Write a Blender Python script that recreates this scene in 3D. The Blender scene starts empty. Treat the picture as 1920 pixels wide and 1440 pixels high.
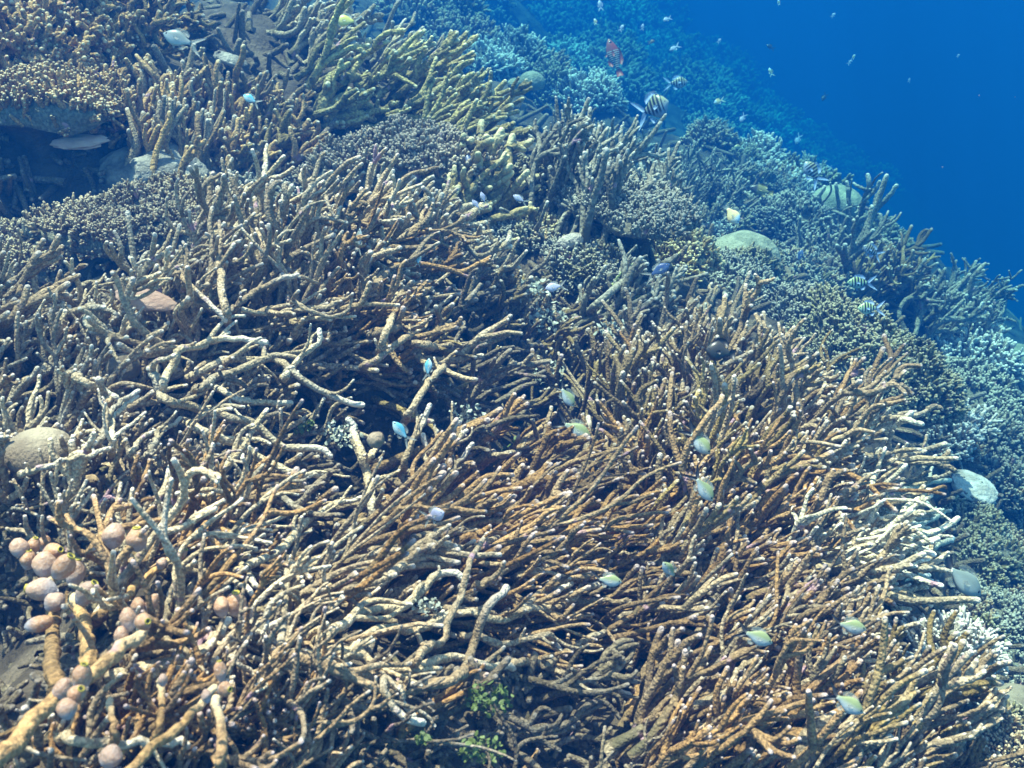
import bpy, math, random
import numpy as np
from mathutils import Vector, Matrix
R = np.random.default_rng(7)
random.seed(7)
SC = bpy.context.scene
COL = SC.collection

# ------------------------------------------------------------------ camera, light, exposure
PITCH = math.radians(30)
HFOV = math.radians(55)
FPX = 960 / math.tan(HFOV / 2)
cam = bpy.data.objects.new('camera', bpy.data.cameras.new('camera'))
COL.objects.link(cam)
cam.rotation_euler = (math.radians(90) - PITCH, 0, 0)
cam.data.sensor_width = 36
cam.data.lens = 18 / math.tan(HFOV / 2)
cam.data.clip_start = .01
cam.data.clip_end = 400
cam.data.dof.use_dof = True
cam.data.dof.focus_distance = 1.15
cam.data.dof.aperture_fstop = 26
SC.camera = cam

SUN_DIR = np.array([-.22, .20, .95]); SUN_DIR /= np.linalg.norm(SUN_DIR)      # towards the sun
world = bpy.data.worlds.new('World'); SC.world = world
world.use_nodes = True
wn = world.node_tree.nodes; wl = world.node_tree.links
sky = wn.new('ShaderNodeTexSky'); sky.sky_type = 'NISHITA'; sky.sun_disc = False
sky.sun_elevation = math.asin(SUN_DIR[2]); sky.sun_rotation = math.atan2(SUN_DIR[0], SUN_DIR[1])
wl.new(sky.outputs[0], wn['Background'].inputs[0])
wn['Background'].inputs[1].default_value = .15
sl = bpy.data.lights.new('sun', 'SUN'); sl.energy = 5.0; sl.angle = math.radians(.6); sl.color = (1, .78, .65)
so = bpy.data.objects.new('sun', sl); COL.objects.link(so)
so.rotation_euler = Vector(-SUN_DIR).to_track_quat('-Z', 'Y').to_euler()
SC.view_settings.view_transform = 'Standard'
SC.view_settings.look = 'None'
SC.view_settings.exposure = 1.95
SC.view_settings.gamma = 1
SC.cycles.use_denoising = True
SC.cycles.max_bounces = 6
SC.cycles.diffuse_bounces = 3
SC.cycles.volume_bounces = 0
SC.cycles.transparent_max_bounces = 8
SC.cycles.caustics_reflective = False
SC.cycles.caustics_refractive = False

# ------------------------------------------------------------------ picture rays
FW = np.array([0, math.cos(PITCH), -math.sin(PITCH)])
UP = np.array([0, math.sin(PITCH), math.cos(PITCH)])
RT = np.array([1., 0, 0])
def ray(px, py):
    u = (np.asarray(px, float) - 960) / FPX; v = (720 - np.asarray(py, float)) / FPX
    d = FW + u[..., None] * RT + v[..., None] * UP
    return d / np.linalg.norm(d, axis=-1, keepdims=True)
def nrm(v): return v / np.maximum(np.linalg.norm(v, axis=-1, keepdims=True), 1e-9)

# ------------------------------------------------------------------ reef height field (thin plate spline + value noise)
CP = [(0,1440,.55),(480,1440,.56),(960,1440,.70),(920,1350,.80),(1130,1370,.78),(1440,1440,.72),(1920,1440,1.15),
 (40,1240,.80),(200,1150,.66),(480,1150,.65),(960,1130,.635),(900,1000,.715),(690,930,.90),(1170,955,.97),(1400,1150,.80),(1700,1150,1.12),(1920,1150,1.75),
 (0,900,.75),(500,900,.86),(860,760,1.14),(960,850,1.10),(1300,850,1.0),(1590,920,1.13),(1800,900,1.75),(1920,900,2.0),
 (0,650,.92),(400,650,.95),(690,510,1.07),(800,600,1.0),(1200,640,1.2),(1400,720,1.13),(1480,690,1.26),(1640,720,1.75),(1750,700,2.0),(1920,700,2.9),
 (-60,480,1.25),(150,525,1.45),(400,520,1.3),(250,480,1.25),(500,430,1.2),(900,450,1.4),(1200,480,2.1),(1450,500,2.65),(1700,520,3.3),(1850,600,3.7),
 (60,270,2.0),(250,330,1.35),(600,300,1.6),(900,300,2.15),(1150,330,3.2),(1350,350,4.1),(1600,430,4.3),
 (0,100,1.6),(250,150,1.7),(545,120,2.5),(700,130,3.1),(900,130,5.4),(1150,150,8.),(1300,200,9.5),
 (0,0,1.9),(300,0,2.1),(600,0,3.8),(900,0,8.5),(1100,0,12),(1240,50,16)]
cp = np.array(CP, float)
W = ray(cp[:, 0], cp[:, 1]) * cp[:, 2:3]
extra = np.array([(-3, 3, -.2), (-6, 2, -.25), (-5, 9, -.4), (-12, 20, -.6), (0, 22, -2.6), (5, 16, -4.6), (4, 10, -4.4), (3.6, 5.5, -3.6), (2.6, 3, -2.3),
 (5, 3, -4.6), (9, 9, -8), (14, 24, -11), (2, 1, -1.9), (1.2, .2, -1.3), (.5, -.3, -.8), (0, -.6, -.5), (-.8, -.3, -.35), (-1.5, .6, -.3), (-3, -1, -.3), (4, -2, -4), (16, 2, -12), (-16, 0, -.5)])
W = np.vstack([W, extra])
def _phi(r2): return .5 * r2 * np.log(r2 + 1e-12)
n = len(W); A = np.zeros((n + 3, n + 3))
A[:n, :n] = _phi(((W[:, None, :2] - W[None, :, :2]) ** 2).sum(-1)) + np.eye(n) * .004
A[:n, n] = 1; A[:n, n + 1:] = W[:, :2]; A[n, :n] = 1; A[n + 1:, :n] = W[:, :2].T
TPS = np.linalg.solve(A, np.concatenate([W[:, 2], np.zeros(3)]))
def smooth_h(x, y):
    x = np.asarray(x, float); y = np.asarray(y, float); out = TPS[n] + TPS[n + 1] * x + TPS[n + 2] * y
    if x.size < 3000: out = out + (_phi((x[..., None] - W[:, 0]) ** 2 + (y[..., None] - W[:, 1]) ** 2) * TPS[:n]).sum(-1)
    else:
        for k in range(n): out = out + TPS[k] * _phi((x - W[k, 0]) ** 2 + (y - W[k, 1]) ** 2)
    return np.minimum(out, -.16)
def _hash(i, j, s):
    v = np.sin(i * 127.1 + j * 311.7 + s * 74.7) * 43758.5453
    return v - np.floor(v)
def vnoise(x, y, s=0):
    i = np.floor(x); j = np.floor(y); a = x - i; b = y - j
    a = a * a * (3 - 2 * a); b = b * b * (3 - 2 * b)
    return (_hash(i, j, s) * (1 - a) + _hash(i + 1, j, s) * a) * (1 - b) + (_hash(i, j + 1, s) * (1 - a) + _hash(i + 1, j + 1, s) * a) * b - .5
def height(x, y):
    x = np.asarray(x, float); y = np.asarray(y, float)
    d = np.clip((np.hypot(x, y) - .4) / 4, 0.06, 1)
    h = smooth_h(x, y)
    h = h + .55 * d * vnoise(x / .9, y / .9, 1) + .20 * np.sqrt(d) * vnoise(x / .33, y / .33, 2) + .05 * vnoise(x / .13, y / .13, 3) + .02 * vnoise(x / .05, y / .05, 4)
    return np.minimum(h, -.14)
def ground(px, py, smooth=False):
    px = np.atleast_1d(np.asarray(px, float)); py = np.atleast_1d(np.asarray(py, float))
    d = ray(px, py); t = np.full(len(px), .2); hit = np.full(len(px), 30.); done = np.zeros(len(px), bool)
    f = smooth_h if smooth else height
    tp = t.copy()
    for k in range(190):
        p = d * t[:, None]
        b = (p[:, 2] < f(p[:, 0], p[:, 1])) & ~done
        hit[b] = (t[b] + tp[b]) / 2; done |= b
        tp = t.copy(); t = t * 1.028
        if done.all(): break
    return d * hit[:, None], hit

# ------------------------------------------------------------------ object helpers
def tag(o, label=None, cat=None, group=None, kind=None):
    for k, v in (('label', label), ('category', cat), ('group', group), ('kind', kind)):
        if v: o[k] = v
    return o
def empty(name, loc, label, cat, group=None):
    o = bpy.data.objects.new(name, None); COL.objects.link(o); o.location = Vector(np.asarray(loc, float).tolist()); o.empty_display_size = .02
    return tag(o, label, cat, group)
def mesh_obj(name, V, faces, mat, parent=None, origin=None, attr=None, smooth=True):
    """V (n,3) world coordinates; faces a list of (m,k) int arrays of k-gons"""
    V = np.asarray(V, float)
    if origin is not None: V = V - np.asarray(origin)
    me = bpy.data.meshes.new(name)
    faces = [np.asarray(f) for f in (faces if isinstance(faces, list) else [faces]) if len(f)]
    idx = np.concatenate([f.ravel() for f in faces]); tot = np.concatenate([np.full(len(f), f.shape[1]) for f in faces])
    me.vertices.add(len(V)); me.vertices.foreach_set('co', V.ravel())
    me.loops.add(len(idx)); me.loops.foreach_set('vertex_index', idx.astype(np.int32))
    me.polygons.add(len(tot)); me.polygons.foreach_set('loop_start', np.concatenate([[0], np.cumsum(tot)[:-1]]).astype(np.int32))
    me.update(calc_edges=True)
    if smooth: me.polygons.foreach_set('use_smooth', np.ones(len(tot), bool))
    if attr is not None:
        a = me.attributes.new('data', 'FLOAT_COLOR', 'POINT')
        c = np.ones((len(V), 4)); c[:, :attr.shape[1]] = attr; a.data.foreach_set('color', c.ravel())
    me.materials.append(mat)
    o = bpy.data.objects.new(name, me); COL.objects.link(o)
    if parent is not None: o.parent = parent
    elif origin is not None: o.location = Vector(np.asarray(origin, float).tolist())
    return o

# ------------------------------------------------------------------ materials
def new_mat(name):
    m = bpy.data.materials.new(name); m.use_nodes = True
    nt = m.node_tree; nt.nodes.clear()
    return m, nt
def N(nt, t, **kw):
    x = nt.nodes.new(t)
    for k, v in kw.items(): setattr(x, k, v)
    return x
def mixc(nt, fac, a, b, mode='MIX'):
    x = N(nt, 'ShaderNodeMix', data_type='RGBA', blend_type=mode)
    for s, v in ((x.inputs['Factor'], fac), (x.inputs[6], a), (x.inputs[7], b)):
        if hasattr(v, 'is_linked'): nt.links.new(v, s)
        elif isinstance(v, (int, float)): s.default_value = v
        else: s.default_value = (*v, 1)
    return x.outputs[2]
def ramp(nt, src, lo, hi):
    x = N(nt, 'ShaderNodeMapRange', interpolation_type='SMOOTHSTEP'); nt.links.new(src, x.inputs[0])
    x.inputs[1].default_value = min(lo, hi); x.inputs[2].default_value = max(lo, hi)
    if lo > hi: x.inputs[3].default_value = 1; x.inputs[4].default_value = 0
    return x.outputs[0]
def noise(nt, scale, detail=3, vec=None, rough=.6):
    x = N(nt, 'ShaderNodeTexNoise'); x.inputs['Scale'].default_value = scale; x.inputs['Detail'].default_value = detail; x.inputs['Roughness'].default_value = rough
    nt.links.new(vec if vec is not None else N(nt, 'ShaderNodeNewGeometry').outputs['Position'], x.inputs['Vector'])
    return x.outputs[0]
def finish(nt, col, bump=None, dist=.002, strength=.8, rough=.8, spec=.25):
    b = N(nt, 'ShaderNodeBsdfPrincipled'); o = N(nt, 'ShaderNodeOutputMaterial')
    b.inputs['Roughness'].default_value = rough; b.inputs['Specular IOR Level'].default_value = spec
    if hasattr(col, 'is_linked'): nt.links.new(col, b.inputs['Base Color'])
    else: b.inputs['Base Color'].default_value = (*col, 1)
    if bump is not None:
        k = N(nt, 'ShaderNodeBump'); k.inputs['Distance'].default_value = dist; k.inputs['Strength'].default_value = strength
        nt.links.new(bump, k.inputs['Height']); nt.links.new(k.outputs[0], b.inputs['Normal'])
    nt.links.new(b.outputs[0], o.inputs[0])
    return b
def coral_mat(name, base, alt, tip, pale=(.5, .44, .34), grain=420, dist=.0022, tiplo=.93, patch=.45):
    """living skeleton: two tissue colours by branch, pale bare patches, growing tips of their own colour, corallite grain"""
    m, nt = new_mat(name)
    at = N(nt, 'ShaderNodeAttribute', attribute_name='data'); sp = N(nt, 'ShaderNodeSeparateColor'); nt.links.new(at.outputs['Color'], sp.inputs[0])
    c = mixc(nt, sp.outputs[1], base, alt)
    n1 = noise(nt, 26, 4); n2 = noise(nt, grain, 2)
    pf = N(nt, 'ShaderNodeMath', operation='MULTIPLY'); nt.links.new(ramp(nt, n1, .62 - patch * .25, .92 - patch * .25), pf.inputs[0]); pf.inputs[1].default_value = .75
    c = mixc(nt, pf.outputs[0], c, pale)
    g = ramp(nt, n2, .35, .7)
    c = mixc(nt, g, c, mixc(nt, .6, c, (.75, .62, .45), 'MULTIPLY')) if False else mixc(nt, g, mixc(nt, .55, c, (0, 0, 0)), c)
    br = N(nt, 'ShaderNodeMapRange'); nt.links.new(sp.outputs[2], br.inputs[0]); br.inputs[3].default_value = .6; br.inputs[4].default_value = 1.25
    hs = N(nt, 'ShaderNodeHueSaturation'); nt.links.new(c, hs.inputs['Color']); nt.links.new(br.outputs[0], hs.inputs['Value'])
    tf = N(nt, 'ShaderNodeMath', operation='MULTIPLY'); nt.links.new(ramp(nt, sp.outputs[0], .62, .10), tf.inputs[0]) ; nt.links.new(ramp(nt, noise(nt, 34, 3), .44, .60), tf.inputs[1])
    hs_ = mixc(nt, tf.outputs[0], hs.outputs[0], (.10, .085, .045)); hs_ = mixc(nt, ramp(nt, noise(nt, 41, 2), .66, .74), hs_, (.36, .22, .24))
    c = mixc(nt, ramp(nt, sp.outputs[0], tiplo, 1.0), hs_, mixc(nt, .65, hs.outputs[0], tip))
    vo = N(nt, 'ShaderNodeTexVoronoi'); vo.inputs['Scale'].default_value = grain; nt.links.new(N(nt, 'ShaderNodeNewGeometry').outputs['Position'], vo.inputs['Vector'])
    mt = N(nt, 'ShaderNodeMath', operation='SUBTRACT'); nt.links.new(n2, mt.inputs[0]); nt.links.new(vo.outputs[0], mt.inputs[1])
    finish(nt, c, mt.outputs[0], dist, .65, .85, .15)
    return m
M = {}
M['brown'] = coral_mat('orange_brown_branch', (.40, .22, .08), (.34, .23, .12), (.54, .43, .41), (.48, .36, .25), patch=.4)
M['tan'] = coral_mat('tan_branch', (.41, .285, .155), (.44, .335, .21), (.62, .54, .46), (.56, .48, .35), patch=.5)
M['olive'] = coral_mat('olive_brown_branch', (.34, .24, .085), (.30, .21, .12), (.58, .52, .44), (.46, .38, .26), patch=.45)
M['pale'] = coral_mat('pale_branch', (.60, .47, .29), (.48, .36, .205), (.70, .63, .52), (.66, .60, .48), patch=.7)
M['white'] = coral_mat('bleached_branch', (.80, .72, .53), (.70, .60, .40), (.84, .80, .70), (.82, .76, .62), patch=.7)
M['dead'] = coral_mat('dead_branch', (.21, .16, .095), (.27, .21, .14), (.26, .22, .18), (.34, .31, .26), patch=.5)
M['rust'] = coral_mat('rust_orange_branch', (.54, .32, .12), (.45, .28, .13), (.68, .56, .36), (.36, .25, .14), patch=.3, grain=300)
M['grey'] = coral_mat('grey_thicket_branch', (.36, .33, .24), (.27, .24, .17), (.54, .52, .44), (.40, .37, .30), grain=200, dist=.003)
M['yellow'] = coral_mat('yellow_staghorn', (.50, .42, .18), (.42, .33, .14), (.72, .68, .46), (.55, .47, .28), grain=220, dist=.004)
M['purple'] = coral_mat('purple_brown_bush', (.30, .22, .12), (.34, .27, .165), (.48, .40, .30), (.24, .18, .15), grain=300, tiplo=.7)
M['bush'] = coral_mat('brown_bush', (.34, .23, .11), (.28, .19, .10), (.56, .45, .30), (.32, .25, .16), grain=300, tiplo=.7)
M['green'] = coral_mat('green_brown_bush', (.22, .20, .09), (.26, .21, .11), (.42, .38, .26), (.3, .27, .18), grain=240, tiplo=.7)
M['gold'] = coral_mat('golden_bush', (.42, .31, .13), (.34, .27, .12), (.66, .58, .34), (.5, .42, .25), grain=240, tiplo=.65)
M['cream'] = coral_mat('cream_bush', (.52, .46, .38), (.44, .38, .29), (.76, .72, .64), (.6, .55, .46), grain=240, tiplo=.6)
M['chalk'] = coral_mat('chalk_white_bush', (.52, .48, .38), (.46, .42, .33), (.68, .66, .58), (.7, .68, .6), grain=240, tiplo=.6)
M['ashen'] = coral_mat('ashen_bush', (.27, .255, .19), (.21, .20, .145), (.42, .40, .32), (.34, .32, .26), grain=240, tiplo=.7)

def plain_mat(name, a, b, scale=40, bumps=300, dist=.002, rough=.8, spec=.2, lo=.35, hi=.65):
    m, nt = new_mat(name)
    c = mixc(nt, ramp(nt, noise(nt, scale, 5), lo, hi), a, b)
    finish(nt, c, noise(nt, bumps, 4), dist, .9, rough, spec)
    return m
M['reef'] = plain_mat('turf_covered_reef_rock', (.05, .038, .024), (.13, .10, .066), 16, 130, .012)
M['rock'] = plain_mat('pale_grey_reef_rock', (.14, .125, .10), (.36, .32, .26), 22, 90, .012)
M['brain'] = plain_mat('smooth_massive_coral', (.18, .18, .12), (.34, .32, .22), 30, 150, .007)
M['domewhite'] = plain_mat('bleached_massive_coral', (.40, .40, .33), (.60, .58, .50), 24, 200, .005)
M['domebrown'] = plain_mat('brown_massive_coral', (.17, .13, .085), (.30, .25, .17), 26, 420, .003)
M['plate'] = plain_mat('pale_pink_plate', (.36, .22, .16), (.45, .31, .23), 30, 260, .002)
M['platewhite'] = plain_mat('bleached_plate', (.30, .265, .22), (.56, .53, .47), 34, 140, .006)
M['sponge'] = plain_mat('lime_green_sponge', (.40, .48, .16), (.5, .56, .26), 40, 260, .002)
M['algae'] = plain_mat('green_leafy_alga', (.055, .09, .018), (.11, .15, .035), 60, 500, .001, .5, .4)
M['padina'] = plain_mat('grey_green_leafy_alga', (.26, .28, .22), (.40, .42, .34), 60, 500, .001, .6, .3)
M['tunic'] = None

# ------------------------------------------------------------------ branch tubes
def tubes(P, r, K=7, rnd=None, t0=None, jit=.10):
    """P (B,N,3) centre lines, r (B,N) radii -> per-branch vertex blocks, one face template, attributes"""
    B, Np, _ = P.shape
    T = nrm(np.gradient(P, axis=1))
    e = T[:, -1]; rl = r[:, -1:]
    P = np.concatenate([P, (P[:, -1] + e * rl * .55)[:, None], (P[:, -1] + e * rl * .88)[:, None]], 1)
    r = np.concatenate([r, rl * .80, rl * .38], 1)
    T = np.concatenate([T, e[:, None], e[:, None]], 1); n2 = Np + 2
    a = np.where(np.abs(T[:, 0, 2:3]) < .8, np.array([[0, 0, 1.]]), np.array([[1., 0, 0]]))
    nn = nrm(np.cross(T[:, 0], a)); Ns = []
    for i in range(n2):
        nn = nrm(nn - T[:, i] * (nn * T[:, i]).sum(-1, keepdims=True)); Ns.append(nn)
    Nn = np.stack(Ns, 1); Bn = np.cross(T, Nn)
    an = np.linspace(0, 2 * np.pi, K, endpoint=False)
    d = Nn[:, :, None] * np.cos(an)[None, None, :, None] + Bn[:, :, None] * np.sin(an)[None, None, :, None]
    rr = r[:, :, None] * (1 + jit * R.standard_normal((B, n2, K)))
    V = P[:, :, None] + d * rr[..., None]
    i = np.arange(n2 - 1)[:, None]; k = np.arange(K)[None]; k2 = (k + 1) % K
    F = np.stack([i * K + k, i * K + k2, (i + 1) * K + k2, (i + 1) * K + k], -1).reshape(-1, 4)
    cap = (np.arange(K) + (n2 - 1) * K)[None]
    s = np.concatenate([[0], np.cumsum(np.linalg.norm(np.diff(P, axis=1), axis=-1).mean(0))]); s = s / s[-1]
    t = np.broadcast_to(s[None, :, None], (B, n2, K))
    if t0 is not None: t = t0[:, None, None] + t * (1 - t0[:, None, None])
    if rnd is None: rnd = R.random((B, 2))
    att = np.stack([t, np.broadcast_to(rnd[:, 0, None, None], t.shape), np.broadcast_to(rnd[:, 1, None, None], t.shape)], -1)
    return V.reshape(B, -1, 3), F, cap, att.reshape(B, -1, 3)
def join(blocks):
    """[(V (B,m,3), F, cap, att)] -> one mesh"""
    Vs, F4, Fc, At = [], [], {}, []; off = 0
    for V, F, cap, att in blocks:
        B, m, _ = V.shape
        o = off + np.arange(B) * m
        F4.append((F[None] + o[:, None, None]).reshape(-1, 4))
        Fc.setdefault(cap.shape[1], []).append((cap[None] + o[:, None, None]).reshape(-1, cap.shape[1]))
        Vs.append(V.reshape(-1, 3)); At.append(att.reshape(-1, 3)); off += B * m
    return np.concatenate(Vs), [np.concatenate(F4)] + [np.concatenate(v) for v in Fc.values()], np.concatenate(At)
def sel(block, idx): return (block[0][idx], block[1], block[2], block[3][idx])

def grow(p0, d0, L, goal, Np=12, wob=.35, pull=.18, sag=0.):
    """random-walk centre lines that turn towards the goal direction"""
    B = len(p0); P = [p0]; d = nrm(d0); p = p0; drift = R.standard_normal((B, 3)) * wob * .35
    for i in range(Np - 1):
        drift = drift * .72 + R.standard_normal((B, 3)) * wob * .34
        d = nrm(d + drift * .5 + goal * pull - np.array([0, 0, sag]))
        p = p + d * (L / (Np - 1))[:, None]; P.append(p)
    return np.stack(P, 1)

def in_poly(poly, m):
    poly = np.asarray(poly, float); lo = poly.min(0); hi = poly.max(0); out = []
    while len(out) < m:
        q = lo + R.random((m * 2, 2)) * (hi - lo); c = np.zeros(len(q), bool); j = len(poly) - 1
        for i in range(len(poly)):
            xi, yi = poly[i]; xj, yj = poly[j]
            c ^= ((yi > q[:, 1]) != (yj > q[:, 1])) & (q[:, 0] < (xj - xi) * (q[:, 1] - yi) / (yj - yi + 1e-9) + xi); j = i
        out.extend(q[c].tolist())
    return np.array(out[:m])

HERO = {}
def hero(key, rad, pts, lift=.05, mat=None):
    """a traced branch: picture points, hung on the reef at a height above it, with its own radius (picture px)"""
    HERO.setdefault(key, []).append((rad * .78, pts, lift) + ((mat,) if mat else ()))
def hero_block(h, Np=40, K=11):
    rad, pts, lift = h
    q = np.array([p[:2] for p in pts], float)
    g, dist = ground(q[:, 0], q[:, 1], smooth=True)
    dist = dist - lift * 1.1
    dist = np.array([p[2] if len(p) > 2 else d for p, d in zip(pts, dist)])
    c = ray(q[:, 0], q[:, 1]) * dist[:, None]
    back = c[0] - (c[1] - c[0]) * .6 + ray(q[:1, 0], q[:1, 1])[0] * (lift * 1.3 + .01)
    c = np.vstack([back, c])
    # Catmull-Rom
    cc = np.vstack([2 * c[0] - c[1], c, 2 * c[-1] - c[-2]]); out = []
    seg = np.linalg.norm(np.diff(c, axis=0), axis=1); s = np.concatenate([[0], np.cumsum(seg)]) / seg.sum()
    for t in np.linspace(0, 1, Np):
        k = min(np.searchsorted(s, t, 'right') - 1, len(c) - 2); u = (t - s[k]) / (s[k + 1] - s[k])
        a, b, d, e = cc[k:k + 4]
        out.append(.5 * ((2 * b) + (-a + d) * u + (2 * a - 5 * b + 4 * d - e) * u * u + (-a + 3 * b - 3 * d + e) * u ** 3))
    P = np.array(out)[None]
    P = P + R.standard_normal(P.shape) * .0007
    r0 = rad * dist.mean() / FPX
    r = r0 * (1.08 - .34 * np.linspace(0, 1, Np)[None] ** 1.5) * (1 + .04 * R.standard_normal((1, Np)))
    rn = R.random((1, 2)); main = tubes(P, r, K, rn, t0=np.array([.5]), jit=.05)
    ln = seg.sum(); m_ = int(min(4, max(1, ln / (r0 * 14))))
    si = R.integers(Np // 4, Np - 4, m_); T = nrm(P[0, si + 1] - P[0, si - 1]); sd = R.standard_normal((m_, 3)) + np.array([0, 0, .7]) + RT * .4; sd = nrm(sd - T * (sd * T).sum(-1, keepdims=True))
    Lf = np.minimum(ln * .35, r0 * (3 + 11 * R.random(m_)))
    Pf = grow(P[0, si], nrm(T * 1.1 + sd), Lf, nrm(T + RT * .3 + UP * .3), 14, .5, .12)
    rf = r[0, si] * (.5 + .2 * R.random(m_))
    return main, tubes(Pf, rf[:, None] * np.linspace(1.1, .68, 14)[None], 9, np.repeat(rn, m_, 0), t0=np.full(m_, .6), jit=.06)

def thicket(label, poly, n_st, goal, L, r, mat, cat='branching coral', group='branching coral thickets', name='branching_coral', forks=2.2, wob=.72, pull=.15,
            spread=.55, lift=.05, key=None, alt=None, altp=0., shift=.62, flat=0., K=7, Np=12, parts=None, lay=0., rpx=6.2):
    """goal = growth direction (right, up, towards camera); each stem with its forks is one branch"""
    n_st = int(n_st * (.95 if key else 1.3)); q = in_poly(poly, n_st)
    g, dist = ground(q[:, 0], q[:, 1])
    if True:
        q[:, 1] += max(0, goal[1]) * (.66 if dist.mean() > 2.2 else .45 if dist.mean() > 1.3 else .34) * (L[0] + L[1]) * .5 * 1.15 / dist.mean() * FPX; g, dist = ground(q[:, 0], q[:, 1])
    gv = nrm(np.asarray(goal, float)); gv = nrm(gv * np.array([1, 1, .3])); G = gv[0] * RT + gv[1] * UP - gv[2] * FW
    far = dist.mean() > 1.3; lk = 1.35 if dist.mean() > 2.4 else 1.1 if far else .98; L = (L[0] * lk, L[1] * lk * 1.1); fr = .68 if dist.mean() > 2.4 else .8 if dist.mean() > 1.9 else .92 if far else .80; r = (r[0] * fr, r[1] * fr); n_st = len(q)
    Ls = L[0] + (L[1] - L[0]) * R.random(n_st) ** 1.3
    goalv = nrm(G[None] + R.standard_normal((n_st, 3)) * spread * .5)
    d0 = nrm(G[None] * (1 - lay) + lay * np.array([gv[0], .2, .0]) + R.standard_normal((n_st, 3)) * spread)
    p0 = g - G[None] * (Ls * shift)[:, None]
    h = height(p0[:, 0], p0[:, 1])
    p0[:, 2] = np.maximum(p0[:, 2], h - .02) + R.random(n_st) * lift
    P = grow(p0, d0, Ls, goalv, Np, wob, pull)
    rs = (r[0] + (r[1] - r[0]) * R.random(n_st)) * np.exp(.20 * R.standard_normal(n_st))
    if not far: rs = rs / r[1] * (7.4 if key == 'front' or 'parallel' in label else rpx) * dist / FPX * 1.1
    prof = np.linspace(1.1, .62, Np)[None]
    rnd = R.random((n_st, 2))
    blocks = [tubes(P, rs[:, None] * prof * (1 + .06 * R.standard_normal(P.shape[:2])), K, rnd)]
    owner = [np.arange(n_st)]
    par = P; parr = rs; paro = np.arange(n_st); parL = Ls; pg = goalv
    for lev in range(2):
        nf = R.poisson(forks * (1 if lev == 0 else .45), len(par)); k = np.repeat(np.arange(len(par)), nf)
        if not len(k): break
        si = R.integers(2, Np - 2, len(k))
        s = par[k, si]; T = nrm(par[k, si + 1] - par[k, si - 1])
        side = R.standard_normal((len(k), 3)); side = nrm(side - T * (side * T).sum(-1, keepdims=True))
        Lf = parL[k] * (1 - si / Np * .6) * (.40 + .5 * R.random(len(k)))
        Pf = grow(s, nrm(T + side * (.55 + .6 * R.random(len(k)))[:, None]), Lf, pg[k], Np, wob * .9, pull)
        rf = parr[k] * (.78 + .18 * R.random(len(k)))
        rn = rnd[paro[k]].copy(); rn[:, 1] = np.clip(rn[:, 1] + .25 * R.standard_normal(len(k)), 0, 1)
        blocks.append(tubes(Pf, rf[:, None] * prof, K, rn, t0=np.full(len(k), .3))); owner.append(paro[k])
        par, parr, paro, parL, pg = Pf, rf, paro[k], Lf, pg[k]
    base = g[np.argsort(dist)[n_st // 2]].copy(); base[2] = height(base[0], base[1])
    root = empty(name, base, label, cat, group)
    np_ = min(parts or 100, n_st)
    order = np.argsort(-(Ls / dist))
    alts = R.random(n_st) < altp
    for j, st in enumerate(order[:np_]):
        bl = [sel(b, np.where(o == st)[0]) for b, o in zip(blocks, owner) if (o == st).any()]
        V, Fs, At = join(bl)
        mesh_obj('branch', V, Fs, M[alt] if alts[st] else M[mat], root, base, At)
    if np_ < n_st:
        rest = np.isin(np.arange(n_st), order[np_:])
        bl = [sel(b, np.where(rest[o])[0]) for b, o in zip(blocks, owner) if rest[o].any()]
        V, Fs, At = join(bl); tag(mesh_obj('inner_branches', V, Fs, M[mat], root, base, At), kind='stuff')
    for h_ in HERO.get(key, []) if key else []:
        V, Fs, At = join(hero_block(h_[:3])[:1 if len(h_) > 3 and h_[3] == 'rust' else 2]); mesh_obj('branch', V, Fs, M[h_[3] if len(h_) > 3 else mat], root, base, At)
    return root

# ------------------------------------------------------------------ bushy, table and massive corals
def lump(V, amp, f, seed=0):
    p = V * f
    n_ = vnoise(p[:, 0] + p[:, 2] * .7, p[:, 1] - p[:, 2] * .6, seed) + .5 * vnoise(p[:, 0] * 2.1 - p[:, 2], p[:, 1] * 2.1 + p[:, 2] * 1.3, seed + 1)
    return n_ * amp
def dome_grid(nu=28, nv=12, low=-.35):
    """unit sphere cap from the pole down to z = low"""
    th = np.linspace(0, math.acos(low), nv); ph = np.linspace(0, 2 * np.pi, nu, endpoint=False)
    V = np.stack([np.sin(th)[:, None] * np.cos(ph), np.sin(th)[:, None] * np.sin(ph), np.broadcast_to(np.cos(th)[:, None], (nv, nu))], -1).reshape(-1, 3)
    i = np.arange(nv - 1)[:, None]; k = np.arange(nu)[None]; k2 = (k + 1) % nu
    return V, np.stack([i * nu + k, (i + 1) * nu + k, (i + 1) * nu + k2, i * nu + k2], -1).reshape(-1, 4)
def pix(px, w, dist): return w * dist / FPX
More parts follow.
